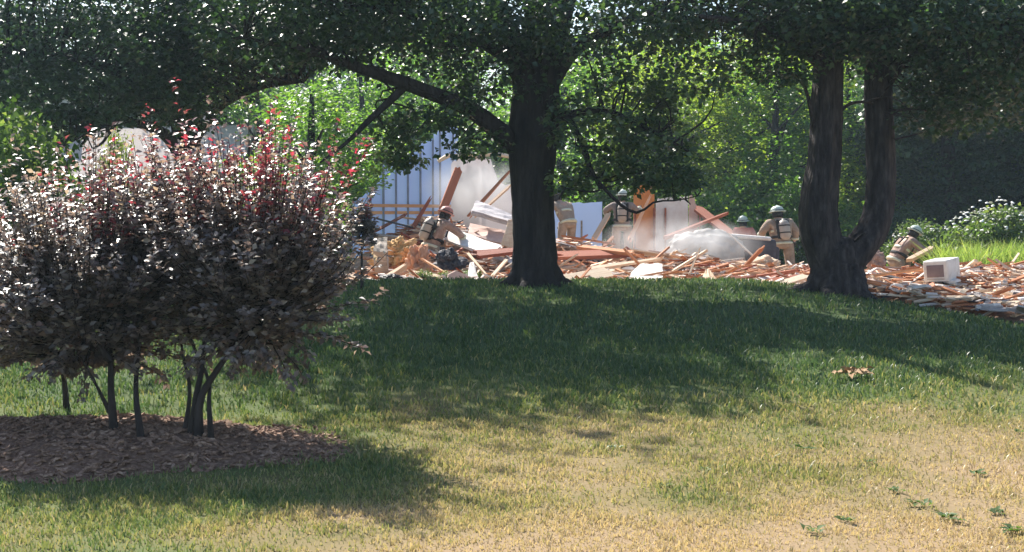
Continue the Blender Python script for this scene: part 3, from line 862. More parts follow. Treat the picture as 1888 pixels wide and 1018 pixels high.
F = F[hv[F].max(1) > .06]
tag(link('debris_mound', np_mesh('debris_mound', V, F, 4), M['debris_dirt']), 'mound of dust and crushed fragments under the broken lumber', 'rubble', kind='stuff')

def plank_mesh(seed):
    rr = random.Random(seed)
    def end(x, s):
        k = 5
        return [(x + s * rr.uniform(0, .14), -.5 + j / (k - 1)) for j in range(k)]
    a = end(-.5, 1); b = end(.5, -1)
    if seed % 2: b = [(x, y * rr.uniform(.3, .6) + .12) for x, y in b]
    v, f = [], []
    bow = rr.uniform(-.3, .3)
    for z in (-.5, .5):
        for (x, y) in a + b: v.append((x, y, z + bow * (x * x)))
    n = len(a)
    for o_ in (0, 2 * n):
        for j in range(n - 1):
            q = (o_ + j, o_ + j + 1, o_ + n + j + 1, o_ + n + j)
            f.append(q if o_ else q[::-1])
    ring = list(range(n)) + list(range(2 * n - 1, n - 1, -1))
    for j in range(len(ring)):
        p, q = ring[j], ring[(j + 1) % len(ring)]
        f.append((p, q, q + 2 * n, p + 2 * n))
    me = bpy.data.meshes.new('plank'); me.from_pydata(v, [], f); me.update()
    return me
plankV = [plank_mesh(900 + k) for k in range(7)]
def place(name, me, mat, loc, rot, scale, label, cat, group=None):
    o = link(name, mesh_with(me, mat))
    o.location = loc; o.rotation_euler = rot; o.scale = scale
    return tag(o, label, cat, group)
def beam(name, label, p0, p1, w, t, mat, roll=0.0, cat='beam', k=0, group=None):
    """a board from p0 to p1 with jagged ends"""
    p0, p1 = Vector(p0), Vector(p1)
    d = p1 - p0
    o = link(name, mesh_with(plankV[k % 7], mat))
    o.location = (p0 + p1) / 2
    q = d.to_track_quat('X', 'Z') @ Quaternion((1, 0, 0), roll)
    o.rotation_euler = q.to_euler()
    o.scale = (d.length, w, t)
    return tag(o, label, cat, group)
rr = random.Random(77)
WO, WP, WR, WG = M['wood_orange'], M['wood_pale'], M['wood_red'], M['wood_grey']
zones = [  # x-range in px, Y-range, count, label
    ((685, 945), (25, 31.5), 62, 'splintered board in the debris left of the central trunk'),
    ((1030, 1170), (25, 31), 40, 'splintered board in the debris right of the central trunk'),
    ((1150, 1330), (22.5, 29), 60, 'splintered board strewn in front of the grey mist'),
    ((1310, 1500), (22.5, 30), 66, 'splintered board strewn below the standing firefighter by the forked tree'),
    ((1590, 1910), (18.5, 27), 68, 'splintered board scattered right of the forked tree'),
]
for (xa, xb), (ya, yb), n, lab in zones:
    for q in range(n):
        Y0 = rr.uniform(ya, yb); x = pxX(rr.uniform(xa, xb), Y0)
        L = rr.uniform(.3, .8) if rr.random() < .72 else rr.uniform(.8, 1.6)
        w = rr.choice((.035, .05, .07, .09, .13)); t = rr.choice((.02, .03, .04))
        mt = rr.choices((WO, WP, WR, WG), (.42, .30, .13, .15))[0]
        cw = {WO.name: 'orange-brown', WP.name: 'pale', WR.name: 'red-brown', WG.name: 'grey'}[mt.name] + (' short' if L < .8 else ' long')
        yaw = rr.gauss(0, .7) if rr.random() < .7 else rr.uniform(0, 3.14)
        pit = rr.gauss(0, .12) if rr.random() < .9 else max(-.6, min(.6, rr.gauss(0, .4)))
        z = surf(x, Y0) + .03 + abs(math.sin(pit)) * L * .42 + rr.random() * .10
        place('broken_board', plankV[rr.randrange(7)], mt, (x, Y0, z), (rr.gauss(0, .35), pit, yaw), (L, w, t), cw + ' ' + lab, 'board', lab.replace('splintered board', 'boards'))

# splinters (too many to count)
sp = {0: MB(), 1: MB(), 2: MB(), 3: MB()}
for q in range(9500):
    u = rr.random()
    if u < .62: Y0 = rr.uniform(21, 32); px = rr.uniform(680, 1500)
    else: Y0 = rr.uniform(16.5, 28); px = rr.uniform(1585, 1930)
    x = pxX(px, Y0)
    if float(heap_h(x, Y0)) < .05: continue
    L = rr.uniform(.06, .45); s = rr.uniform(.014, .07)
    if rr.random() < .12: L = rr.uniform(.4, 1.0); s = rr.uniform(.03, .08)
    Mx = Matrix.Rotation(rr.gauss(0, .75), 3, 'Z') @ Matrix.Rotation(rr.gauss(0, .2), 3, 'Y') @ Matrix.Rotation(rr.gauss(0, .4), 3, 'X')
    sp[rr.choices((0, 1, 2, 3), (.38, .32, .21, .09))[0]].box((x, Y0, surf(x, Y0) + rr.uniform(0, .10)), (L, s, s * rr.uniform(.2, .6)), Mx)
for k, (mt, lab) in enumerate(((WO, 'orange-brown wood splinters littering the debris field'), (WP, 'pale wood splinters littering the debris field'), (M['drywall'], 'white plaster crumbs littering the debris field'), (M['slate'], 'dark shingle scraps littering the debris field'))):
    tag(sp[k].build('splinters', mt), lab, 'splinters', kind='stuff')

# flat rubble slabs on the right and plaster pieces
def slab_mesh(seed):
    rr2 = random.Random(seed); k = 7
    pts = [(math.cos(2 * math.pi * j / k) * rr2.uniform(.34, .55), math.sin(2 * math.pi * j / k) * rr2.uniform(.34, .55)) for j in range(k)]
    v = [(x, y, -.5) for x, y in pts] + [(x * .93, y * .93, .5 + rr2.uniform(-.15, .15)) for x, y in pts]
    f = [tuple(range(k))[::-1], tuple(range(k, 2 * k))] + [(j, (j + 1) % k, (j + 1) % k + k, j + k) for j in range(k)]
    me = bpy.data.meshes.new('slab'); me.from_pydata(v, [], f); me.update()
    return me
slabV = [slab_mesh(700 + k) for k in range(7)]
for q in range(170):
    Y0 = 16.0 + 6.5 * rr.random() ** 1.2; px = rr.uniform(1590, 1925); x = pxX(px, Y0)
    if Y0 < float(crest_y(x)) + 1.2: continue
    s = rr.uniform(.14, .42)
    place('rubble_slab', slabV[rr.randrange(7)], rr.choices((M['slab'], M['drywall'], M['plaster_pink']), (.62, .24, .14))[0], (x, Y0, surf(x, Y0) + .07 + rr.random() * .06),
          (rr.gauss(0, .16), rr.gauss(0, .16), rr.uniform(0, 6.28)), (s * 1.3, s, rr.uniform(.015, .045)), 'flat pale rubble slab at the foot of the lawn right of the forked tree', 'slab', 'rubble slabs right of the forked tree')
for q in range(90):
    Y0 = rr.uniform(22.5, 30); px = rr.uniform(690, 1490); x = pxX(px, Y0)
    s = rr.uniform(.15, .55)
    place('plaster_sheet', slabV[rr.randrange(7)], rr.choices((M['drywall'], M['plaster_pink'], M['slab']), (.5, .32, .18))[0], (x, Y0, surf(x, Y0) + .05 + rr.random() * .06),
          (rr.gauss(0, .35), rr.gauss(0, .3), rr.uniform(0, 6.28)), (s * 1.4, s, .02), 'torn pale plaster sheet lying in the debris between the trees', 'plaster', 'plaster sheets in the debris')

# --- standing wall with studs
wy = 37.0
def rect_panel(mbd, x0, x1, z0, z1, y, t=.03):
    mbd.box(((x0 + x1) / 2, y, (z0 + z1) / 2), (x1 - x0, t, z1 - z0))
def pz(py, Y): return at(944, py, Y).z
wl = empty('stud_wall', (pxX(790, wy), wy, 0))
tag(wl, 'pale blue sheathed stud wall still standing left of the central trunk', 'wall')
ox = pxX(790, wy)
def torn_panel(name, pxs, y, tint, mat, parent, z0=-.1, off=0.0):
    """vertical panel with a ragged top given as (px, py) points"""
    rj = random.Random(int(pxs[0][0])); fine = []
    for (xa_, ya_), (xb_, yb_) in zip(pxs[:-1], pxs[1:]):
        for k_ in range(4): fine.append((xa_ + (xb_ - xa_) * k_ / 4, ya_ + (yb_ - ya_) * k_ / 4 + rj.uniform(-5, 5)))
    fine.append(pxs[-1])
    pts = [(pxX(px, y) - ox, pz(py, y)) for px, py in fine]
    v, f = [], []
    for yy in (-.015, .015):
        for (x, z) in pts: v.append((x, yy + off, z))
        for (x, z) in pts: v.append((x, yy + off, z0))
    n = len(pts)
    for j in range(n - 1):
        f.append((j, j + 1, n + j + 1, n + j)); f.append((3 * n + j, 3 * n + j + 1, 2 * n + j + 1, 2 * n + j))
        f.append((j, 2 * n + j, 2 * n + j + 1, j + 1))
    f.append((0, n, 3 * n, 2 * n)); f.append((n - 1, 3 * n - 1, 4 * n - 1, 2 * n - 1))
    me = bpy.data.meshes.new(name); me.from_pydata(v, [], f); me.update()
    a = me.attributes.new('tint', 'FLOAT', 'POINT'); a.data.foreach_set('value', [tint] * len(v))
    return link(name, me, mat, parent)
for k, seg in enumerate(([(650, 372), (668, 362), (686, 350), (705, 318)], [(707, 300), (730, 290), (752, 296)], [(754, 296), (775, 270), (798, 255)], [(800, 245), (820, 240), (845, 236)])):
    torn_panel('sheathing_panel', seg, wy, (.2, .5, .35, .7)[k], M['sheath_blue'], wl)
for k, (px, py) in enumerate(((708, 310), (731, 300), (753, 300), (776, 280), (799, 262), (812, 236), (836, 240), (684, 350))):
    x = pxX(px, wy) - ox; z1 = pz(py, wy)
    MB().box((x, -.075, z1 / 2), (.055, .09, z1 + .1)).build('stud', M['slate_blue'], wl)
MB().box((-.1, -.08, 1.72), (3.4, .05, .09)).build('plate', WO, wl)
wl2 = empty('plaster_wall', (ox, wy - 1.2, 0))
tag(wl2, 'torn whitish plaster wall with orange broken top edge beside the blue wall', 'wall')
y2 = wy - 1.2
torn_panel('plaster_panel', [(832, 300), (845, 292), (860, 296), (880, 291), (905, 296), (918, 330), (945, 345)], y2, 1.0, M['sheath_white'], wl2)
mo = MB()
mo.tube([Vector((pxX(px, y2) - ox, -.06, pz(py, y2))) for px, py in ((808, 298), (825, 288), (850, 286), (880, 289), (915, 284), (945, 290))], [.05, .07, .075, .06, .07, .05], 5)
mo.build('top_plate', WP, wl2)
for px in (862, 890):
    MB().box((pxX(px, y2) - ox, .07, 1.5), (.05, .09, 3.1)).build('stud', WP, wl2)
# right wall remnants
wl3 = empty('orange_wall_panel', (0, 0, 0)); y3 = 36.0; ox = 0
wl3.location = (pxX(1188, y3), y3, 0); ox = pxX(1188, y3)
tag(wl3, 'bright orange wall panel standing behind the debris right of the central tree', 'panel')
torn_panel('panel', [(1168, 352), (1180, 340), (1196, 338), (1206, 352)], y3, .5, M['orange_panel'], wl3)
for px in (1170, 1206):
    MB().box((pxX(px, y3) - ox, -.06, .9), (.06, .06, 1.9)).build('stud', WR, wl3)
wl4 = empty('plaster_wall', (pxX(1245, y3), y3, 0)); ox = pxX(1245, y3)
tag(wl4, 'pinkish white plaster wall remnant behind the mist', 'wall')
torn_panel('plaster_panel', [(1209, 372), (1225, 366), (1250, 365), (1268, 362)], y3, .5, M['drywall'], wl4)
torn_panel('plaster_panel', [(1270, 362), (1280, 364), (1286, 390)], y3, .5, M['plaster_pink'], wl4)
for px in (1226, 1289):
    MB().box((pxX(px, y3) - ox, -.06, .9), (.05, .06, 1.9)).build('stud', WR, wl4)
wl5 = empty('blue_panel', (pxX(1075, y3), y3, 0)); ox = pxX(1075, y3)
tag(wl5, 'pale grey-blue panel between two firefighters right of the central trunk', 'panel')
torn_panel('panel', [(1020, 380), (1050, 372), (1085, 376), (1110, 372)], y3, .7, M['sheath_blue'], wl5)
MB().box((pxX(1072, y3) - ox, -.05, .75), (.05, .05, 1.5)).build('stud', WG, wl5)

# --- hero beams and slabs
B = lambda lab, a, b, w, t, m, roll=0, k=0, nm='broken_beam', cat='beam': beam(nm, lab, W(*a), W(*b), w, t, m, roll, cat, k)
B('long orange beam lying level across the blue wall', (662, 379, 36.86), (872, 381, 36.86), .05, .09, WO, 0, 0)
B('dark red beam leaning up to the right in front of the blue wall', (742, 452, 30.6), (800, 358, 31.4), .14, .06, WR, .9, 1)
B('steep red-brown beam pointing at the torn wall top', (812, 398, 31.0), (848, 306, 31.8), .20, .07, WR, .9, 2)
B('slim orange rafter slanting beside the central trunk above the heap', (862, 402, 31.0), (946, 310, 32.2), .10, .05, WO, .6, 3)
B('pale stick slanting over the pale wall', (872, 404, 30.8), (946, 338, 31.8), .06, .05, WP, .3, 4)
B('wide pinkish red plank running under the central trunk', (872, 470, 27.6), (975, 462, 27.8), .34, .07, M['wood_red'], .35, 5)
B('red-brown beam running right from the central trunk', (1015, 472, 27.6), (1170, 466, 28.4), .32, .08, WR, .35, 6)
B('light orange beam on top of the stack right of the central trunk', (1060, 455, 28.6), (1190, 470, 27.8), .16, .07, WO, .3, 0)
B('long pale pink board stretched over the plaster heap', (1080, 497, 25.5), (1225, 477, 26.6), .12, .05, WP, .4, 1)
B('pale weathered board at the foot of the central trunk', (1030, 520, 23.0), (1130, 502, 23.8), .3, .06, WP, .5, 2)
B('thin stick leaning up out of the mist', (1270, 508, 25.0), (1292, 455, 25.4), .04, .03, WP, .2, 3)
B('thin pole slanting down across the dark couch', (1340, 428, 29.2), (1402, 484, 28.6), .035, .03, WG, .2, 4, 'pole', 'pole')
B('long yellow plank running left from the feet of the standing firefighter', (1345, 482, 27.8), (1460, 500, 27.2), .09, .05, WP, .3, 5)
B('short pale plank slanting to the dark couch', (1358, 492, 27), (1410, 476, 27.6), .06, .04, WP, .3, 6)
B('pink board lying along the lawn edge left of the forked tree', (1390, 540, 21.6), (1492, 508, 23.2), .14, .05, WP, .4, 0)
B('red board in the heap left of the forked tree', (1410, 522, 23), (1480, 510, 24), .18, .05, WR, .4, 1)
B('pale timber leaning by the kneeling firefighter', (1672, 482, 28.6), (1722, 456, 29), .11, .08, WP, .3, 2)
B('slim straw-coloured pole in the tall grass', (1782, 494, 27), (1830, 468, 28), .05, .04, WP, .2, 3, 'pole', 'pole')
B('thin orange pole lying along the tall grass', (1800, 506, 26), (1862, 492, 27), .05, .04, WP, .2, 4, 'pole', 'pole')
B('wide orange-brown board along the right edge', (1800, 513, 25.2), (1900, 519, 24.4), .30, .06, WO, .3, 5)
B('orange board behind the white box', (1720, 524, 23.6), (1830, 528, 23.6), .20, .05, WO, .3, 6)
B('dark orange board at the right edge below the wide one', (1790, 536, 22.2), (1905, 541, 22), .16, .05, WR, .3, 0)
B('pale log slanting beside the black bag', (690, 528, 22.8), (752, 489, 24.2), .11, .10, WP, .2, 1)
B('orange board level over the insulation heap', (688, 452, 28.6), (770, 448, 28.8), .2, .06, WO, .4, 2)
B('grey board slanting behind the orange heap', (672, 432, 30.0), (745, 440, 29.6), .14, .06, WG, .4, 3)
B('thin dark bar drooping in front of the blue wall', (690, 402, 31.0), (762, 420, 30.6), .04, .04, M['slate'], 0, 4, 'bar', 'bar')
B('slim pink stick leaning left of the central trunk', (860, 465, 26), (900, 512, 24.6), .06, .04, WP, .2, 5)
B('slim yellow stick leaning at the foot of the central trunk', (905, 512, 24.4), (935, 478, 25.4), .06, .04, WP, .2, 6)
B('leaning pale timber right of the central trunk', (1092, 446, 31), (1124, 392, 31.6), .12, .08, WP, .5, 0)
B('short orange timber propped behind the firefighter with dark coat', (1158, 448, 32.4), (1203, 356, 34.6), .12, .09, WO, .5, 1)
B('orange stick leaning against the tan-trousered firefighter', (1112, 456, 30.6), (1132, 436, 30.9), .07, .05, WO, .3, 2)
B('long reddish branch-like rafter behind the mist', (1222, 440, 32.6), (1345, 392, 33.8), .10, .08, WR, .3, 3)
B('dark red rafter behind the mist by the wood', (1280, 380, 35.6), (1352, 436, 34.2), .26, .08, WR, .3, 4)
LEAN = (('left of the central trunk', 760, 945, 27.5, 31, 13), ('right of the central trunk', 1035, 1165, 27, 30.5, 9), ('in front of the grey mist', 1190, 1400, 25, 28, 8))
for lab, xa, xb, ya, yb, n in LEAN:
    for q in range(n):
        Y0 = rr.uniform(ya, yb); x = pxX(rr.uniform(xa, xb), Y0); z = surf(x, Y0) - .05
        L = rr.uniform(.5, 1.2); t = rr.uniform(.25, .9); yw = rr.choice((0, math.pi)) + rr.gauss(0, .4)
        d = Vector((math.cos(t) * math.cos(yw), math.cos(t) * math.sin(yw), math.sin(t))) * L
        mt = rr.choices((WO, WP, WR, WG), (.35, .3, .2, .15))[0]
        o = beam('leaning_stick', 'tilted splintered stick poking out of the heap ' + lab, (x, Y0, z), Vector((x, Y0, z)) + d, rr.uniform(.04, .11), rr.uniform(.025, .05), mt, rr.gauss(0, .6), 'stick', q, 'tilted sticks ' + lab)
def slab_between(name, label, corners, t, mat, cat):
    c = [Vector(W(*p)) for p in corners]
    n = (c[1] - c[0]).cross(c[3] - c[0]).normalized() * t
    v = c + [p - n for p in c]
    bm = bmesh.new()
    vs = [bm.verts.new(p) for p in v]
    for q in ((0, 1, 2, 3), (7, 6, 5, 4), (0, 4, 5, 1), (1, 5, 6, 2), (2, 6, 7, 3), (3, 7, 4, 0)): bm.faces.new([vs[i] for i in q])
    bmesh.ops.subdivide_edges(bm, edges=bm.edges[:], cuts=3, use_grid_fill=True)
    rr3 = random.Random(len(label))
    for vv in bm.verts: vv.co += Vector((rr3.gauss(0, .012), rr3.gauss(0, .012), rr3.gauss(0, .012)))
    bmesh.ops.recalc_face_normals(bm, faces=bm.faces)
    me = bpy.data.meshes.new(name); bm.to_mesh(me); bm.free()
    return tag(link(name, me, mat), label, cat)
slab_between('roof_slab', 'grey fallen roof slab sloping down toward the central trunk', ((876, 376, 30.2), (944, 404, 29.8), (946, 418, 29.2), (868, 396, 29.4)), .10, M['roof_panel'], 'roof')
slab_between('metal_sheet', 'long pale grey sheet sliding off the heap left of the central trunk', ((812, 416, 29.6), (925, 458, 28.4), (905, 474, 27.8), (822, 446, 28.8)), .06, M['drywall'], 'sheet')
slab_between('wood_panel', 'brown plywood panel under the fallen roof slab', ((866, 416, 29.9), (945, 432, 29.6), (940, 455, 29.0), (864, 436, 29.3)), .05, M['plaster_pink'], 'panel')
slab_between('wood_panel', 'cream upright panel edge against the left of the central trunk', ((926, 452, 28.8), (938, 408, 29.0), (956, 405, 28.9), (956, 462, 28.7)), .06, WP, 'panel')
slab_between('plaster_board', 'upright triangular white board at the foot of the heap left of the trunk', ((862, 522, 24.2), (868, 486, 24.8), (874, 487, 24.7), (884, 522, 24.1)), .04, M['drywall'], 'plaster')
slab_between('wood_panel', 'tan peaked panel leaning in front of the mist by the lawn edge', ((1285, 532, 22.2), (1302, 502, 22.8), (1308, 503, 22.8), (1332, 532, 22.1)), .05, WP, 'panel')
slab_between('plaster_board', 'large white crumpled sheet at the lawn edge right of the central trunk', ((1152, 524, 22.4), (1178, 492, 23.6), (1220, 492, 23.6), (1222, 526, 22.3)), .05, M['drywall'], 'plaster')
slab_between('carton', 'tan crate lying beside the black bag', ((692, 504, 25.2), (692, 480, 25.6), (716, 478, 25.6), (716, 504, 25.2)), .5, WG, 'crate')

def lump(name, label, c, r, mat, cat, seed, amp=.35, group=None):
    bm = bmesh.new(); bmesh.ops.create_icosphere(bm, subdivisions=5, radius=1)
    rr3 = np.random.default_rng(seed); ph = rr3.random((12, 4)) * 6.28; fr = rr3.normal(size=(12, 3)) * 2.6
    for v in bm.verts:
        p = np.array(v.co); d = 0
        for k in range(12): d += (abs(math.sin(fr[k] @ p * (1 + k * .55) + ph[k, 0])) - .6) / (1 + k * .45)   # sharp folds
        q = v.co * (1 + amp * d * .42)
        if q.z < -.55: q.z = -.55
        v.co = Vector((q.x * r[0], q.y * r[1], q.z * r[2]))
    for f_ in bm.faces: f_.smooth = True
    me = bpy.data.meshes.new(name); bm.to_mesh(me); bm.free()
    o = link(name, me, mat); o.location = c
    return tag(o, label, cat, group)
lump('insulation_heap', 'slumped orange-pink insulation column in the heap left of the trunk', W(772, 498, 26.6), (.22, .3, .42), M['insul'], 'insulation', 1, .9)
lump('insulation_heap', 'ochre ragged insulation bundle beside the purple sapling', W(735, 478, 27.6), (.46, .4, .36), M['ochre'], 'insulation', 2, 1.0)
lump('scrap', 'dark tangled scrap bundle with grey highlights in the left heap', W(828, 486, 26), (.26, .22, .22), M['slate'], 'scrap', 5, 1.0)
lump('bag', 'black rubbish bag lying at the lawn edge left of the trunk', W(722, 519, 22.6), (.21, .2, .13), M['black'], 'bag', 6, .5)
lump('insulation_heap', 'small rosy insulation clump beside the foot of the forked tree', W(1616, 484, 27), (.17, .17, .24), M['tan_pink'], 'insulation', 7, .5)
lump('sheet_heap', 'big crumpled grey sheet heap wrapped in mist behind the boards', W(1300, 470, 29.6), (.9, .6, .56), M['tarp_grey'], 'sheet', 8, .22)
lump('insulation_heap', 'tan insulation roll at the standing firefighter\'s feet', W(1408, 492, 28.4), (.34, .3, .22), M['wood_pale'], 'insulation', 9, .6)

# dark couch
cx = Vector(W(1388, 484, 30)); cc = empty('couch', (cx.x, cx.y, surf(cx.x, cx.y) - .1), R(-8))
tag(cc, 'bulky dark charcoal couch with a dust-white top beside the standing firefighter', 'couch')
def rbox(name, c, d, mat, parent, bev=.06):
    bm = bmesh.new(); bmesh.ops.create_cube(bm, size=1)
    for v in bm.verts: v.co = Vector((v.co.x * d[0], v.co.y * d[1], v.co.z * d[2]))
    bmesh.ops.bevel(bm, geom=bm.edges[:], offset=bev, segments=3, affect='EDGES', profile=.5)
    me = bpy.data.meshes.new(name); bm.to_mesh(me); bm.free()
    me.polygons.foreach_set('use_smooth', [True] * len(me.polygons))
    o = link(name, me, mat, parent); o.location = c
    return o
ch = pz(436, 30) - cc.location.z
rbox('back', (0, 0, ch / 2 - .03), (1.05, .34, ch - .06), M['slate'], cc, .09)
rbox('arm', (-.5, .35, ch * .38), (.2, .8, ch * .75), M['slate'], cc, .06)
rbox('arm', (.5, .35, ch * .38), (.2, .8, ch * .75), M['slate'], cc, .06)
rbox('seat', (0, .4, ch * .28), (.8, .6, ch * .5), M['slate'], cc, .06)
o = rbox('dust_cover', (-.05, .02, ch - .02), (.92, .38, .09), M['dust_white'], cc, .035); o.rotation_euler = (0, R(5), 0)  # white slab added as the sunlit top of the couch

# white appliance
ap = Vector(W(1738, 512, 22.6)); az = surf(ap.x, ap.y)
ab = empty('white_appliance', (ap.x, ap.y, pz(511, 22.6)), R(-35))
tag(ab, 'white boxy appliance with a dark framed front lying on the boards', 'appliance')
ab.location.z -= .05; ab.rotation_euler = (R(3), R(-4), R(-35))
rbox('body', (0, 0, .18), (.42, .72, .37), M['white_enamel'], ab, .02)
rbox('front_frame', (0, -.362, .18), (.39, .03, .34), M['white_enamel'], ab, .008)
rbox('dark_screen', (0, -.379, .185), (.29, .012, .21), M['dark_glass'], ab, .004)
MB().box((0, -.383, .045), (.30, .01, .02)).build('trim_strip', M['wood_grey'], ab)

# ------------------------------------------------------------------ people
def skin_obj(name, nodes, edges, mat, parent, root, sub=2):
    keys = list(nodes); idx = {k: i for i, k in enumerate(keys)}
    me = bpy.data.meshes.new(name)
    me.from_pydata([tuple(nodes[k][0]) for k in keys], [(idx[a], idx[b]) for a, b in edges], [])
    me.update(); me.materials.append(mat)
    o = link(name, me, None, parent)
    o.modifiers.new('skin', 'SKIN').use_smooth_shade = True
    if not me.skin_vertices: me.skin_vertices.new()
    sv = me.skin_vertices[0].data
    for k in keys:
        r = nodes[k][1]
        sv[idx[k]].radius = (r, r) if not isinstance(r, tuple) else r
        sv[idx[k]].use_root = (k == root)
    s = o.modifiers.new('sub', 'SUBSURF'); s.levels = sub; s.render_levels = sub
    return o
def person(label, loc, rz, over=None, lean=0.0, drop=0.0, coat=None, helm=None, pack=True, trousers=None, head_turn=0.0, side=0.0, bands=True, bulk=1.12, straps=False):
    J = dict(pelvis=(0, 0, .95), waist=(0, 0, 1.08), chest=(0, 0, 1.34), neck=(0, .01, 1.52), head=(0, .03, 1.66), crown=(0, .03, 1.76),
             sL=(-.21, 0, 1.43), eL=(-.31, -.02, 1.15), wL=(-.30, .14, .93), sR=(.21, 0, 1.43), eR=(.31, -.02, 1.15), wR=(.30, .14, .93),
             hL=(-.11, 0, .90), kL=(-.14, .04, .50), aL=(-.16, -.02, .10), tL=(-.18, .17, .05), hR=(.11, 0, .90), kR=(.14, .04, .50), aR=(.16, -.02, .10), tR=(.18, .17, .05))
    J = {k: Vector(v) for k, v in J.items()}
    Rm = Matrix.Rotation(-lean, 3, 'X') @ Matrix.Rotation(side, 3, 'Y')
    up = ('waist', 'chest', 'neck', 'head', 'crown', 'sL', 'eL', 'wL', 'sR', 'eR', 'wR')
    for k in up: J[k] = Rm @ (J[k] - J['pelvis']) + J['pelvis']
    for k in up + ('pelvis', 'hL', 'hR'): J[k] = J[k] - Vector((0, 0, drop))
    for k, v in (over or {}).items(): J[k] = Vector(v)
    root = empty('person', loc, rz)
    tag(root, label, 'person', 'firefighters working in the debris')
    root.scale = (bulk, bulk, 1.0)
    coat = coat or M['tan']; trousers = trousers or M['tan']; helm = helm or M['helmet_pale']
    fwd = Rm @ Vector((0, 1, 0)); upv = Rm @ Vector((0, 0, 1))
    hd = (J['crown'] - J['head']).normalized()
    body = {k: (J[k], r) for k, r in dict(pelvis=(.15, .11), waist=(.13, .10), chest=(.17, .12), neck=.055, sL=.07, eL=.05, wL=.034, sR=.07, eR=.05, wR=.034,
            hL=.09, kL=.065, aL=.048, tL=.04, hR=.09, kR=.065, aR=.048, tR=.04).items()}
    body['head'] = (J['head'], (.082, .098)); body['crown'] = (J['crown'], (.065, .075))
    face = Matrix.Rotation(head_turn, 3, 'Z') @ fwd
    body['nose'] = (J['head'] + face * .105 - hd * .01, .016)
    bo = skin_obj('body', body, [('pelvis', 'waist'), ('waist', 'chest'), ('chest', 'neck'), ('neck', 'head'), ('head', 'crown'), ('head', 'nose'), ('chest', 'sL'), ('sL', 'eL'), ('eL', 'wL'), ('chest', 'sR'), ('sR', 'eR'), ('eR', 'wR'),
             ('pelvis', 'hL'), ('hL', 'kL'), ('kL', 'aL'), ('aL', 'tL'), ('pelvis', 'hR'), ('hR', 'kR'), ('kR', 'aR'), ('aR', 'tR')], M['skin'], root, 'pelvis')
    # coat
    hem = J['pelvis'] + (J['pelvis'] - J['waist']).normalized() * .10
    c = {'hem': (hem, (.225, .175)), 'waist': (J['waist'], (.20, .16)), 'chest': (J['chest'], (.215, .165)), 'col': (J['chest'].lerp(J['neck'], .75), (.10, .095)),
         'sL': (J['sL'], .105), 'eL': (J['eL'], .085), 'wL': (J['eL'].lerp(J['wL'], .86), .068), 'sR': (J['sR'], .105), 'eR': (J['eR'], .085), 'wR': (J['eR'].lerp(J['wR'], .86), .068)}
    skin_obj('coat', c, [('hem', 'waist'), ('waist', 'chest'), ('chest', 'col'), ('chest', 'sL'), ('sL', 'eL'), ('eL', 'wL'), ('chest', 'sR'), ('sR', 'eR'), ('eR', 'wR')], coat, root, 'waist')
    t = {'pelvis': (J['pelvis'] - Vector((0, 0, .02)), (.17, .14)), 'hL': (J['hL'] - Vector((.02, 0, .06)), .125), 'kL': (J['kL'], .105), 'aL': (J['kL'].lerp(J['aL'], .88), .10),
         'hR': (J['hR'] + Vector((.02, 0, -.06)), .125), 'kR': (J['kR'], .105), 'aR': (J['kR'].lerp(J['aR'], .88), .10)}
    skin_obj('trousers', t, [('pelvis', 'hL'), ('hL', 'kL'), ('kL', 'aL'), ('pelvis', 'hR'), ('hR', 'kR'), ('kR', 'aR')], trousers, root, 'pelvis')
    for s in 'LR':
        a, tt = J['a' + s], J['t' + s]
        sh = a.lerp(J['k' + s], .35)
        skin_obj('boot', {'sh': (sh, .075), 'a': (a, .07), 'm': (a.lerp(tt, .55), (.06, .055)), 't': (tt, (.055, .042))}, [('sh', 'a'), ('a', 'm'), ('m', 't')], M['boot'], root, 'a')
        w = J['w' + s]; dr = (w - J['e' + s]).normalized()
        sd = dr.cross(Vector((0, 0, 1)))
        sd = sd.normalized() if sd.length > .05 else Vector((1, 0, 0))
        pn = sd.cross(dr).normalized()
        gl = {'w': (w - dr * .03, .036), 'p': (w + dr * .06, (.045, .026))}
        ge = [('w', 'p')]
        for k, (off, ln) in enumerate(((-.036, .070), (-.012, .082), (.012, .078), (.036, .062))):
            b_ = w + dr * .085 + sd * off; m_ = b_ + dr * ln * .6; e_ = m_ + dr * ln * .25 - pn * ln * .45
            gl['f%da' % k] = (b_, .012); gl['f%db' % k] = (m_, .011); gl['f%dc' % k] = (e_, .009)
            ge += [('p', 'f%da' % k), ('f%da' % k, 'f%db' % k), ('f%db' % k, 'f%dc' % k)]
        gl['ta'] = (w + dr * .03 - sd * .045, .014); gl['tb'] = (w + dr * .075 - sd * .07 - pn * .02, .011)
        ge += [('w', 'ta'), ('ta', 'tb')]
        skin_obj('glove', gl, ge, M['strap'], root, 'w', 1)
    # helmet: dome, ridge and brim
    zq = hd.to_track_quat('Z', 'Y').to_matrix()
    zc = J['head'] + hd * .045
    Mh = Matrix.Translation(zc) @ zq.to_4x4()
    h = MB()
    h.lathe([(.155, -.015), (.165, .0), (.125, .018), (.122, .05), (.108, .095), (.075, .13), (.03, .147), (.005, .15)], 18, Mh, 1.0, 1.14)
    ho = h.build('helmet', helm, root, True)
    rg_ = MB(); rg_.tube([Mh @ Vector((0, yy, zz)) for yy, zz in ((-.13, .05), (-.10, .11), (0, .155), (.10, .11), (.13, .05))], [.010, .014, .016, .014, .01], 6)
    rg_.build('ridge', helm, ho)
    bd = MB(); bd.lathe([(.128, .02), (.129, .036)], 18, Mh, 1.0, 1.14); bd.build('helmet_band', M['strap'], ho)
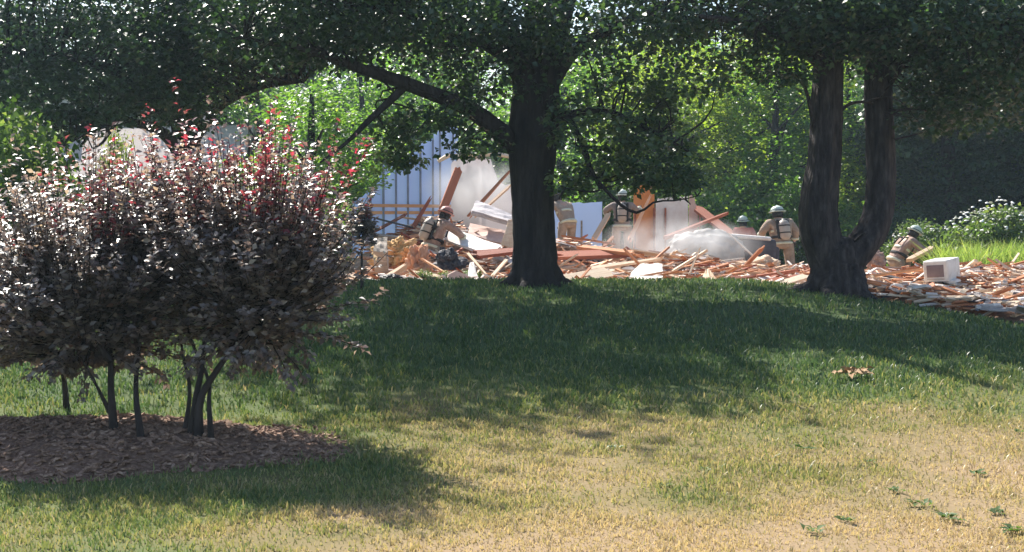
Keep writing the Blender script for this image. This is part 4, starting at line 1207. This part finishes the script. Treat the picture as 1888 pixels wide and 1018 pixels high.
    if bands:
        def ring(p, axis, r, rs=1.0):
            q = axis.to_track_quat('Z', 'Y').to_matrix().to_4x4()
            mm = MB(); mm.lathe([(r * .96, -.028), (r, -.024), (r, .024), (r * .96, .028)], 14, Matrix.Translation(p) @ q, 1.0, rs)
            mm.build('reflective_band', M['band'], root, True)
        for s in 'LR':
            ring(J['eL' if s == 'L' else 'eR'].lerp(J['w' + s], .62), (J['w' + s] - J['e' + s]).normalized(), .083)
            ring(J['k' + s].lerp(J['a' + s], .62), (J['a' + s] - J['k' + s]).normalized(), .112)
        ax = (J['waist'] - hem).normalized()
        ring(hem + ax * .03, ax, .228, .80)
        ring(J['waist'].lerp(J['chest'], .45), (J['chest'] - J['waist']).normalized(), .214, .80)
    nf = MB(); nf.lathe([(.10, -.15), (.108, -.06), (.112, .01)], 14, Mh, 1.0, 1.05); nf.build('neck_flap', M['strap'], ho, True)
    if pack:
        back = -fwd; base = J['waist'].lerp(J['chest'], .55) + back * .235
        q = upv.to_track_quat('Z', 'Y').to_matrix().to_4x4()
        mm = MB(); mm.lathe([(.02, -.28), (.07, -.26), (.105, -.20), (.108, .12), (.08, .20), (.035, .225), (.035, .26), (.012, .265)], 16, Matrix.Translation(base) @ q)
        tk = mm.build('air_tank', M['pack'], root, True)
        MB().box(base - back * .075, (.30, .03, .48), q.to_3x3() @ Matrix.Rotation(0, 3, 'Z')).build('back_plate', M['strap'], tk)
        mm = MB()
        for z_ in (-.1, .08): mm.lathe([(.111, z_ - .015), (.111, z_ + .015)], 16, Matrix.Translation(base) @ q)
        mm.build('tank_strap', M['strap'], tk)
    if pack or straps:
        back = -fwd
        wq = (J['waist'] - J['pelvis']).normalized().to_track_quat('Z', 'Y').to_matrix().to_4x4()
        mm = MB(); mm.lathe([(.228, -.03), (.234, -.02), (.234, .02), (.228, .03)], 20, Matrix.Translation(J['waist'] - Vector((0, 0, .04))) @ wq, 1.0, .84)
        mm.build('waist_belt', M['strap'], root, True)
        for s in (-1, 1):
            mm = MB(); o_ = Rm @ Vector((.1 * s, 0, 0))
            mm.tube([J['chest'] + o_ + back * .19 - upv * .1, J['chest'] + o_ * 1.2 + back * .15 + upv * .10, J['chest'] + o_ * 1.2 + upv * .165, J['chest'] + o_ + fwd * .17 + upv * .06, J['chest'] + o_ + fwd * .185 - upv * .15], [.02] * 5, 6)
            mm.build('shoulder_strap', M['strap'], root, True)
    return root
def stand(px, Y, dz=0.0):
    x = pxX(px, Y); return (x, Y, surf(x, Y) - .04 + dz)
def foot(px, py, Y):
    return W(px, py, Y)
person('person in tan gear and pale helmet, back turned, air tank on, by forked tree', foot(1441, 513, 33), R(8),
       dict(eL=(-.36, .06, 1.20), wL=(-.34, .28, 1.05), kL=(-.20, .05, .50), aL=(-.24, -.02, .10), tL=(-.28, .16, .05), kR=(.17, .03, .50), aR=(.20, -.02, .1), tR=(.25, .15, .05)), lean=.16, side=-.06, helm=M['helmet_pale'], bulk=1.3)
person('person in rosy-tan gear crouching and reaching right behind the foot of the forked tree', foot(1652, 515, 31), R(-80),
       dict(kL=(-.16, .36, .52), aL=(-.16, .26, .10), tL=(-.17, .46, .06), kR=(.16, .12, .10), aR=(.16, -.30, .10), tR=(.16, -.42, .05), eL=(-.28, .46, .72), wL=(-.22, .70, .62), eR=(.28, .46, .70), wR=(.20, .72, .60)),
       lean=.55, drop=.44, coat=M['tan_pink'], helm=M['helmet_pale'], pack=False, straps=True)
person('person in tan trousers and dusky coat, back turned, half hidden under hanging leaves', foot(1147, 478, 34.5), R(-6),
       dict(eL=(-.40, .05, 1.30), wL=(-.36, .25, 1.18), eR=(.38, .05, 1.24), wR=(.40, .26, 1.36)), lean=.10, helm=M['helmet_pale'], pack=True, coat=M['dusky'])
person('person in tan gear bending beside the right edge of the central trunk', foot(1046, 470, 34), R(35),
       dict(eL=(-.30, .42, 1.02), wL=(-.24, .58, .82), eR=(.30, .40, 1.02), wR=(.24, .56, .80)), lean=.55, drop=.05, helm=M['helmet_dark'], pack=False)
person('person in rosy-tan gear with air tank crouching on the heap left of the trunk', foot(796, 494, 28.6), R(-55),
       dict(kL=(-.16, .36, .52), aL=(-.16, .26, .10), tL=(-.17, .46, .06), kR=(.16, .14, .10), aR=(.16, -.28, .10), tR=(.16, -.40, .05), eL=(-.30, .42, .80), wL=(-.24, .62, .66), eR=(.30, .42, .78), wR=(.22, .64, .62)),
       lean=.42, drop=.42, coat=M['tan_pink'], helm=M['helmet_red'], pack=True)
person('person in red top seen head and shoulders behind the dark couch', (pxX(1372, 38), 38, pz(402, 38) - 1.78), R(150),
       None, lean=.1, coat=M['red_cloth'], helm=M['helmet_pale'], pack=False)

# ------------------------------------------------------------------ water spray / dust mist
m = bpy.data.materials.new('spray_mist'); m.use_nodes = True
nt = m.node_tree; nt.nodes.remove(nt.nodes['Principled BSDF'])
pv = nt.nodes.new('ShaderNodeVolumePrincipled'); pv.inputs['Color'].default_value = (.93, .93, .94, 1)
tc = nt.nodes.new('ShaderNodeTexCoord'); nz = nt.nodes.new('ShaderNodeTexNoise'); nz.inputs['Scale'].default_value = 2.2; nz.inputs['Detail'].default_value = 3
nt.links.new(tc.outputs['Object'], nz.inputs[0])
mr = nt.nodes.new('ShaderNodeMapRange'); mr.inputs[1].default_value = .36; mr.inputs[2].default_value = .74; mr.inputs[3].default_value = .03; mr.inputs[4].default_value = 1.7
nt.links.new(nz.outputs['Fac'], mr.inputs[0])
# fade to the rim of the cloud
ln = nt.nodes.new('ShaderNodeVectorMath'); ln.operation = 'LENGTH'
mp = nt.nodes.new('ShaderNodeMapping'); mp.inputs['Scale'].default_value = (1 / 1.75, 1 / .8, 1 / .62)
nt.links.new(tc.outputs['Object'], mp.inputs[0]); nt.links.new(mp.outputs[0], ln.inputs[0])
fr = nt.nodes.new('ShaderNodeMapRange'); fr.inputs[1].default_value = 1.0; fr.inputs[2].default_value = .35; fr.inputs[3].default_value = 0; fr.inputs[4].default_value = 1
nt.links.new(ln.outputs['Value'], fr.inputs[0])
mu = nt.nodes.new('ShaderNodeMath'); mu.operation = 'MULTIPLY'
nt.links.new(mr.outputs[0], mu.inputs[0]); nt.links.new(fr.outputs[0], mu.inputs[1])
nt.links.new(mu.outputs[0], pv.inputs['Density'])
nt.links.new(pv.outputs[0], nt.nodes['Material Output'].inputs['Volume'])
def mist(label, c, sc_):
    bm = bmesh.new(); bmesh.ops.create_icosphere(bm, subdivisions=3, radius=1)
    for v in bm.verts: v.co = Vector((v.co.x * 1.75, v.co.y * .8, v.co.z * .62))
    me = bpy.data.meshes.new('spray_mist'); bm.to_mesh(me); bm.free()
    o = link('spray_mist', me, m); o.location = c; o.scale = sc_
    tag(o, label, 'mist', kind='stuff')
mist('pale cloud of water mist and dust over the boards right of the central tree', W(1250, 452, 28.6), (1.15, 1, 1.1))
mist('thin dust haze drifting before the torn pale wall', W(880, 350, 34.0), (.9, .9, 1.5))
# ------------------------------------------------------------------ tall grass and weeds on the right
n = 11000
Yg = np.where(rg.random(n) < .6, 26.8 + 3.6 * rg.random(n), 30 + 9 * rg.random(n)); xg = pxX(1730 + 230 * rg.random(n), Yg)
zg = ground_h(xg, Yg)
hg = (.55 + .55 * rg.random(n)) * (.5 + fbm(xg, Yg, .8, 60)); wg = .02 + .015 * rg.random(n)
tg = np.clip(.35 + .5 * fbm(xg, Yg, .7, 61) + rg.normal(size=n) * .15, 0, 1)
tag(link('tall_grass', blade_mesh('tall_grass', [blades(xg, Yg, hg, wg, tg, rg, .8, z=zg)]), M['tall_grass']), 'bright tall meadow grass behind the debris on the right', 'grass', kind='stuff')
def flower_bush(px, Y, w, h, label, flowers=90, seed=0):
    root = far_bush(px, Y, w, h, M['weed_leaf'], label, None)
    root.name = 'flowering_weed'
    r_ = random.Random(seed); mf = MB()
    for q in range(flowers):
        t = r_.random() * 6.28; u = math.sqrt(r_.random()) * w * .52
        z = h * (.45 + .62 * math.sqrt(max(0, 1 - (u / (w * .56)) ** 2)) * r_.uniform(.75, 1.1))
        s = r_.uniform(.025, .055)
        mf.lathe([(s * .3, -s * .3), (s, 0), (s * .4, s * .35)], 6, Matrix.Translation((math.cos(t) * u, math.sin(t) * u, z)) @ Matrix.Rotation(r_.uniform(-.6, .6), 4, 'X'))
    mf.build('flowers', M['petal'], root)['kind'] = 'stuff'
    return root
flower_bush(1832, 31.5, 2.2, 1.85, 'large white-flowering weed clump above the tall grass on the right', 150, 1)
flower_bush(1715, 34, 1.5, 1.3, 'greyish flowering weeds behind the crouching person', 60, 2)
flower_bush(1675, 33.5, 1.2, 1.2, 'pale flowering weeds just right of the forked tree stem', 50, 3)
far_bush(868, 25.2, .8, .55, M['weed_leaf'], 'low weeds at the lawn edge left of the central trunk', None)
far_bush(775, 25.0, .8, .5, M['weed_leaf'], 'low weeds below the orange insulation heap', None)
far_bush(825, 24.6, .6, .45, M['weed_leaf'], 'low weeds below the dark scrap bundle', None)

# lawn weeds and leaf litter
def lawn_point(px, py):
    for Y in np.linspace(5.0, 19, 1400):
        p = at(px, py, Y)
        if p.z <= float(ground_h(p.x, p.y)): return p
    return at(px, py, 12)
def weed(px, py, s, seed):
    p = lawn_point(px, py); r_ = np.random.default_rng(seed); n = 16
    az = r_.random(n) * 6.28
    D = np.stack([np.cos(az), np.sin(az), .25 + .5 * r_.random(n)], 1); N = np.tile([0, 0, 1.0], (n, 1)) + r_.normal(size=(n, 3)) * .25
    L = s * .62 * (.5 + .8 * r_.random(n))
    o = link('lawn_weed', leaf_mesh('lawn_weed', r_.normal(size=(n, 3)) * [.02, .02, .0] + [0, 0, .015], D, N, L, L * .4, .2 + .3 * r_.random(n), True, .25), M['weed_leaf'])
    o.location = (p.x, p.y, float(ground_h(p.x, p.y)))
    return tag(o, 'small dark green weed rosette in the dry lawn', 'weed', 'weeds in the dry lawn')
for q, (px, py, s) in enumerate(((1480, 832, .08), (1805, 878, .09), (1500, 985, .10), (1700, 935, .10), (1650, 910, .08), (1745, 960, .11), (1560, 965, .08), (1870, 985, .12), (1840, 950, .09), (1230, 900, .06), (1130, 830, .07), (1300, 870, .06), (1600, 855, .06), (1880, 800, .07))):
    weed(px, py, s, 800 + q)
p = lawn_point(1572, 698); r_ = np.random.default_rng(5); n = 40
az = r_.random(n) * 6.28
D = np.stack([np.cos(az), np.sin(az), .5 * r_.random(n)], 1); N = np.tile([0, 0, 1.0], (n, 1)) + r_.normal(size=(n, 3)) * .6
L = .05 + .05 * r_.random(n)
o = link('leaf_litter', leaf_mesh('leaf_litter', np.stack([r_.normal(size=n) * .10, r_.normal(size=n) * .06, .02 + .05 * r_.random(n)], 1), D, N, L, L * .6, r_.random(n), True, .4), M['dry_leaf'])
o.location = (p.x, p.y, float(ground_h(p.x, p.y)) + .02)
tag(o, 'small clump of dry brown leaves lying on the sunlit green lawn', 'leaves')

# ------------------------------------------------------------------ haze: thin blue air volume added to veil and lift the shade
m = bpy.data.materials.new('haze'); m.use_nodes = True
nt = m.node_tree; nt.nodes.remove(nt.nodes['Principled BSDF'])
pv = nt.nodes.new('ShaderNodeVolumePrincipled')
pv.inputs['Color'].default_value = (.62, .82, 1.0, 1)
pv.inputs['Density'].default_value = HAZE
pv.inputs['Anisotropy'].default_value = .3
nt.links.new(pv.outputs[0], nt.nodes['Material Output'].inputs['Volume'])
mh = MB(); mh.box((0, 35, 8.5), (130, 130, 20)); o = mh.build('haze', m)
tag(o, 'thin bluish haze hanging in the air', 'haze', kind='stuff')
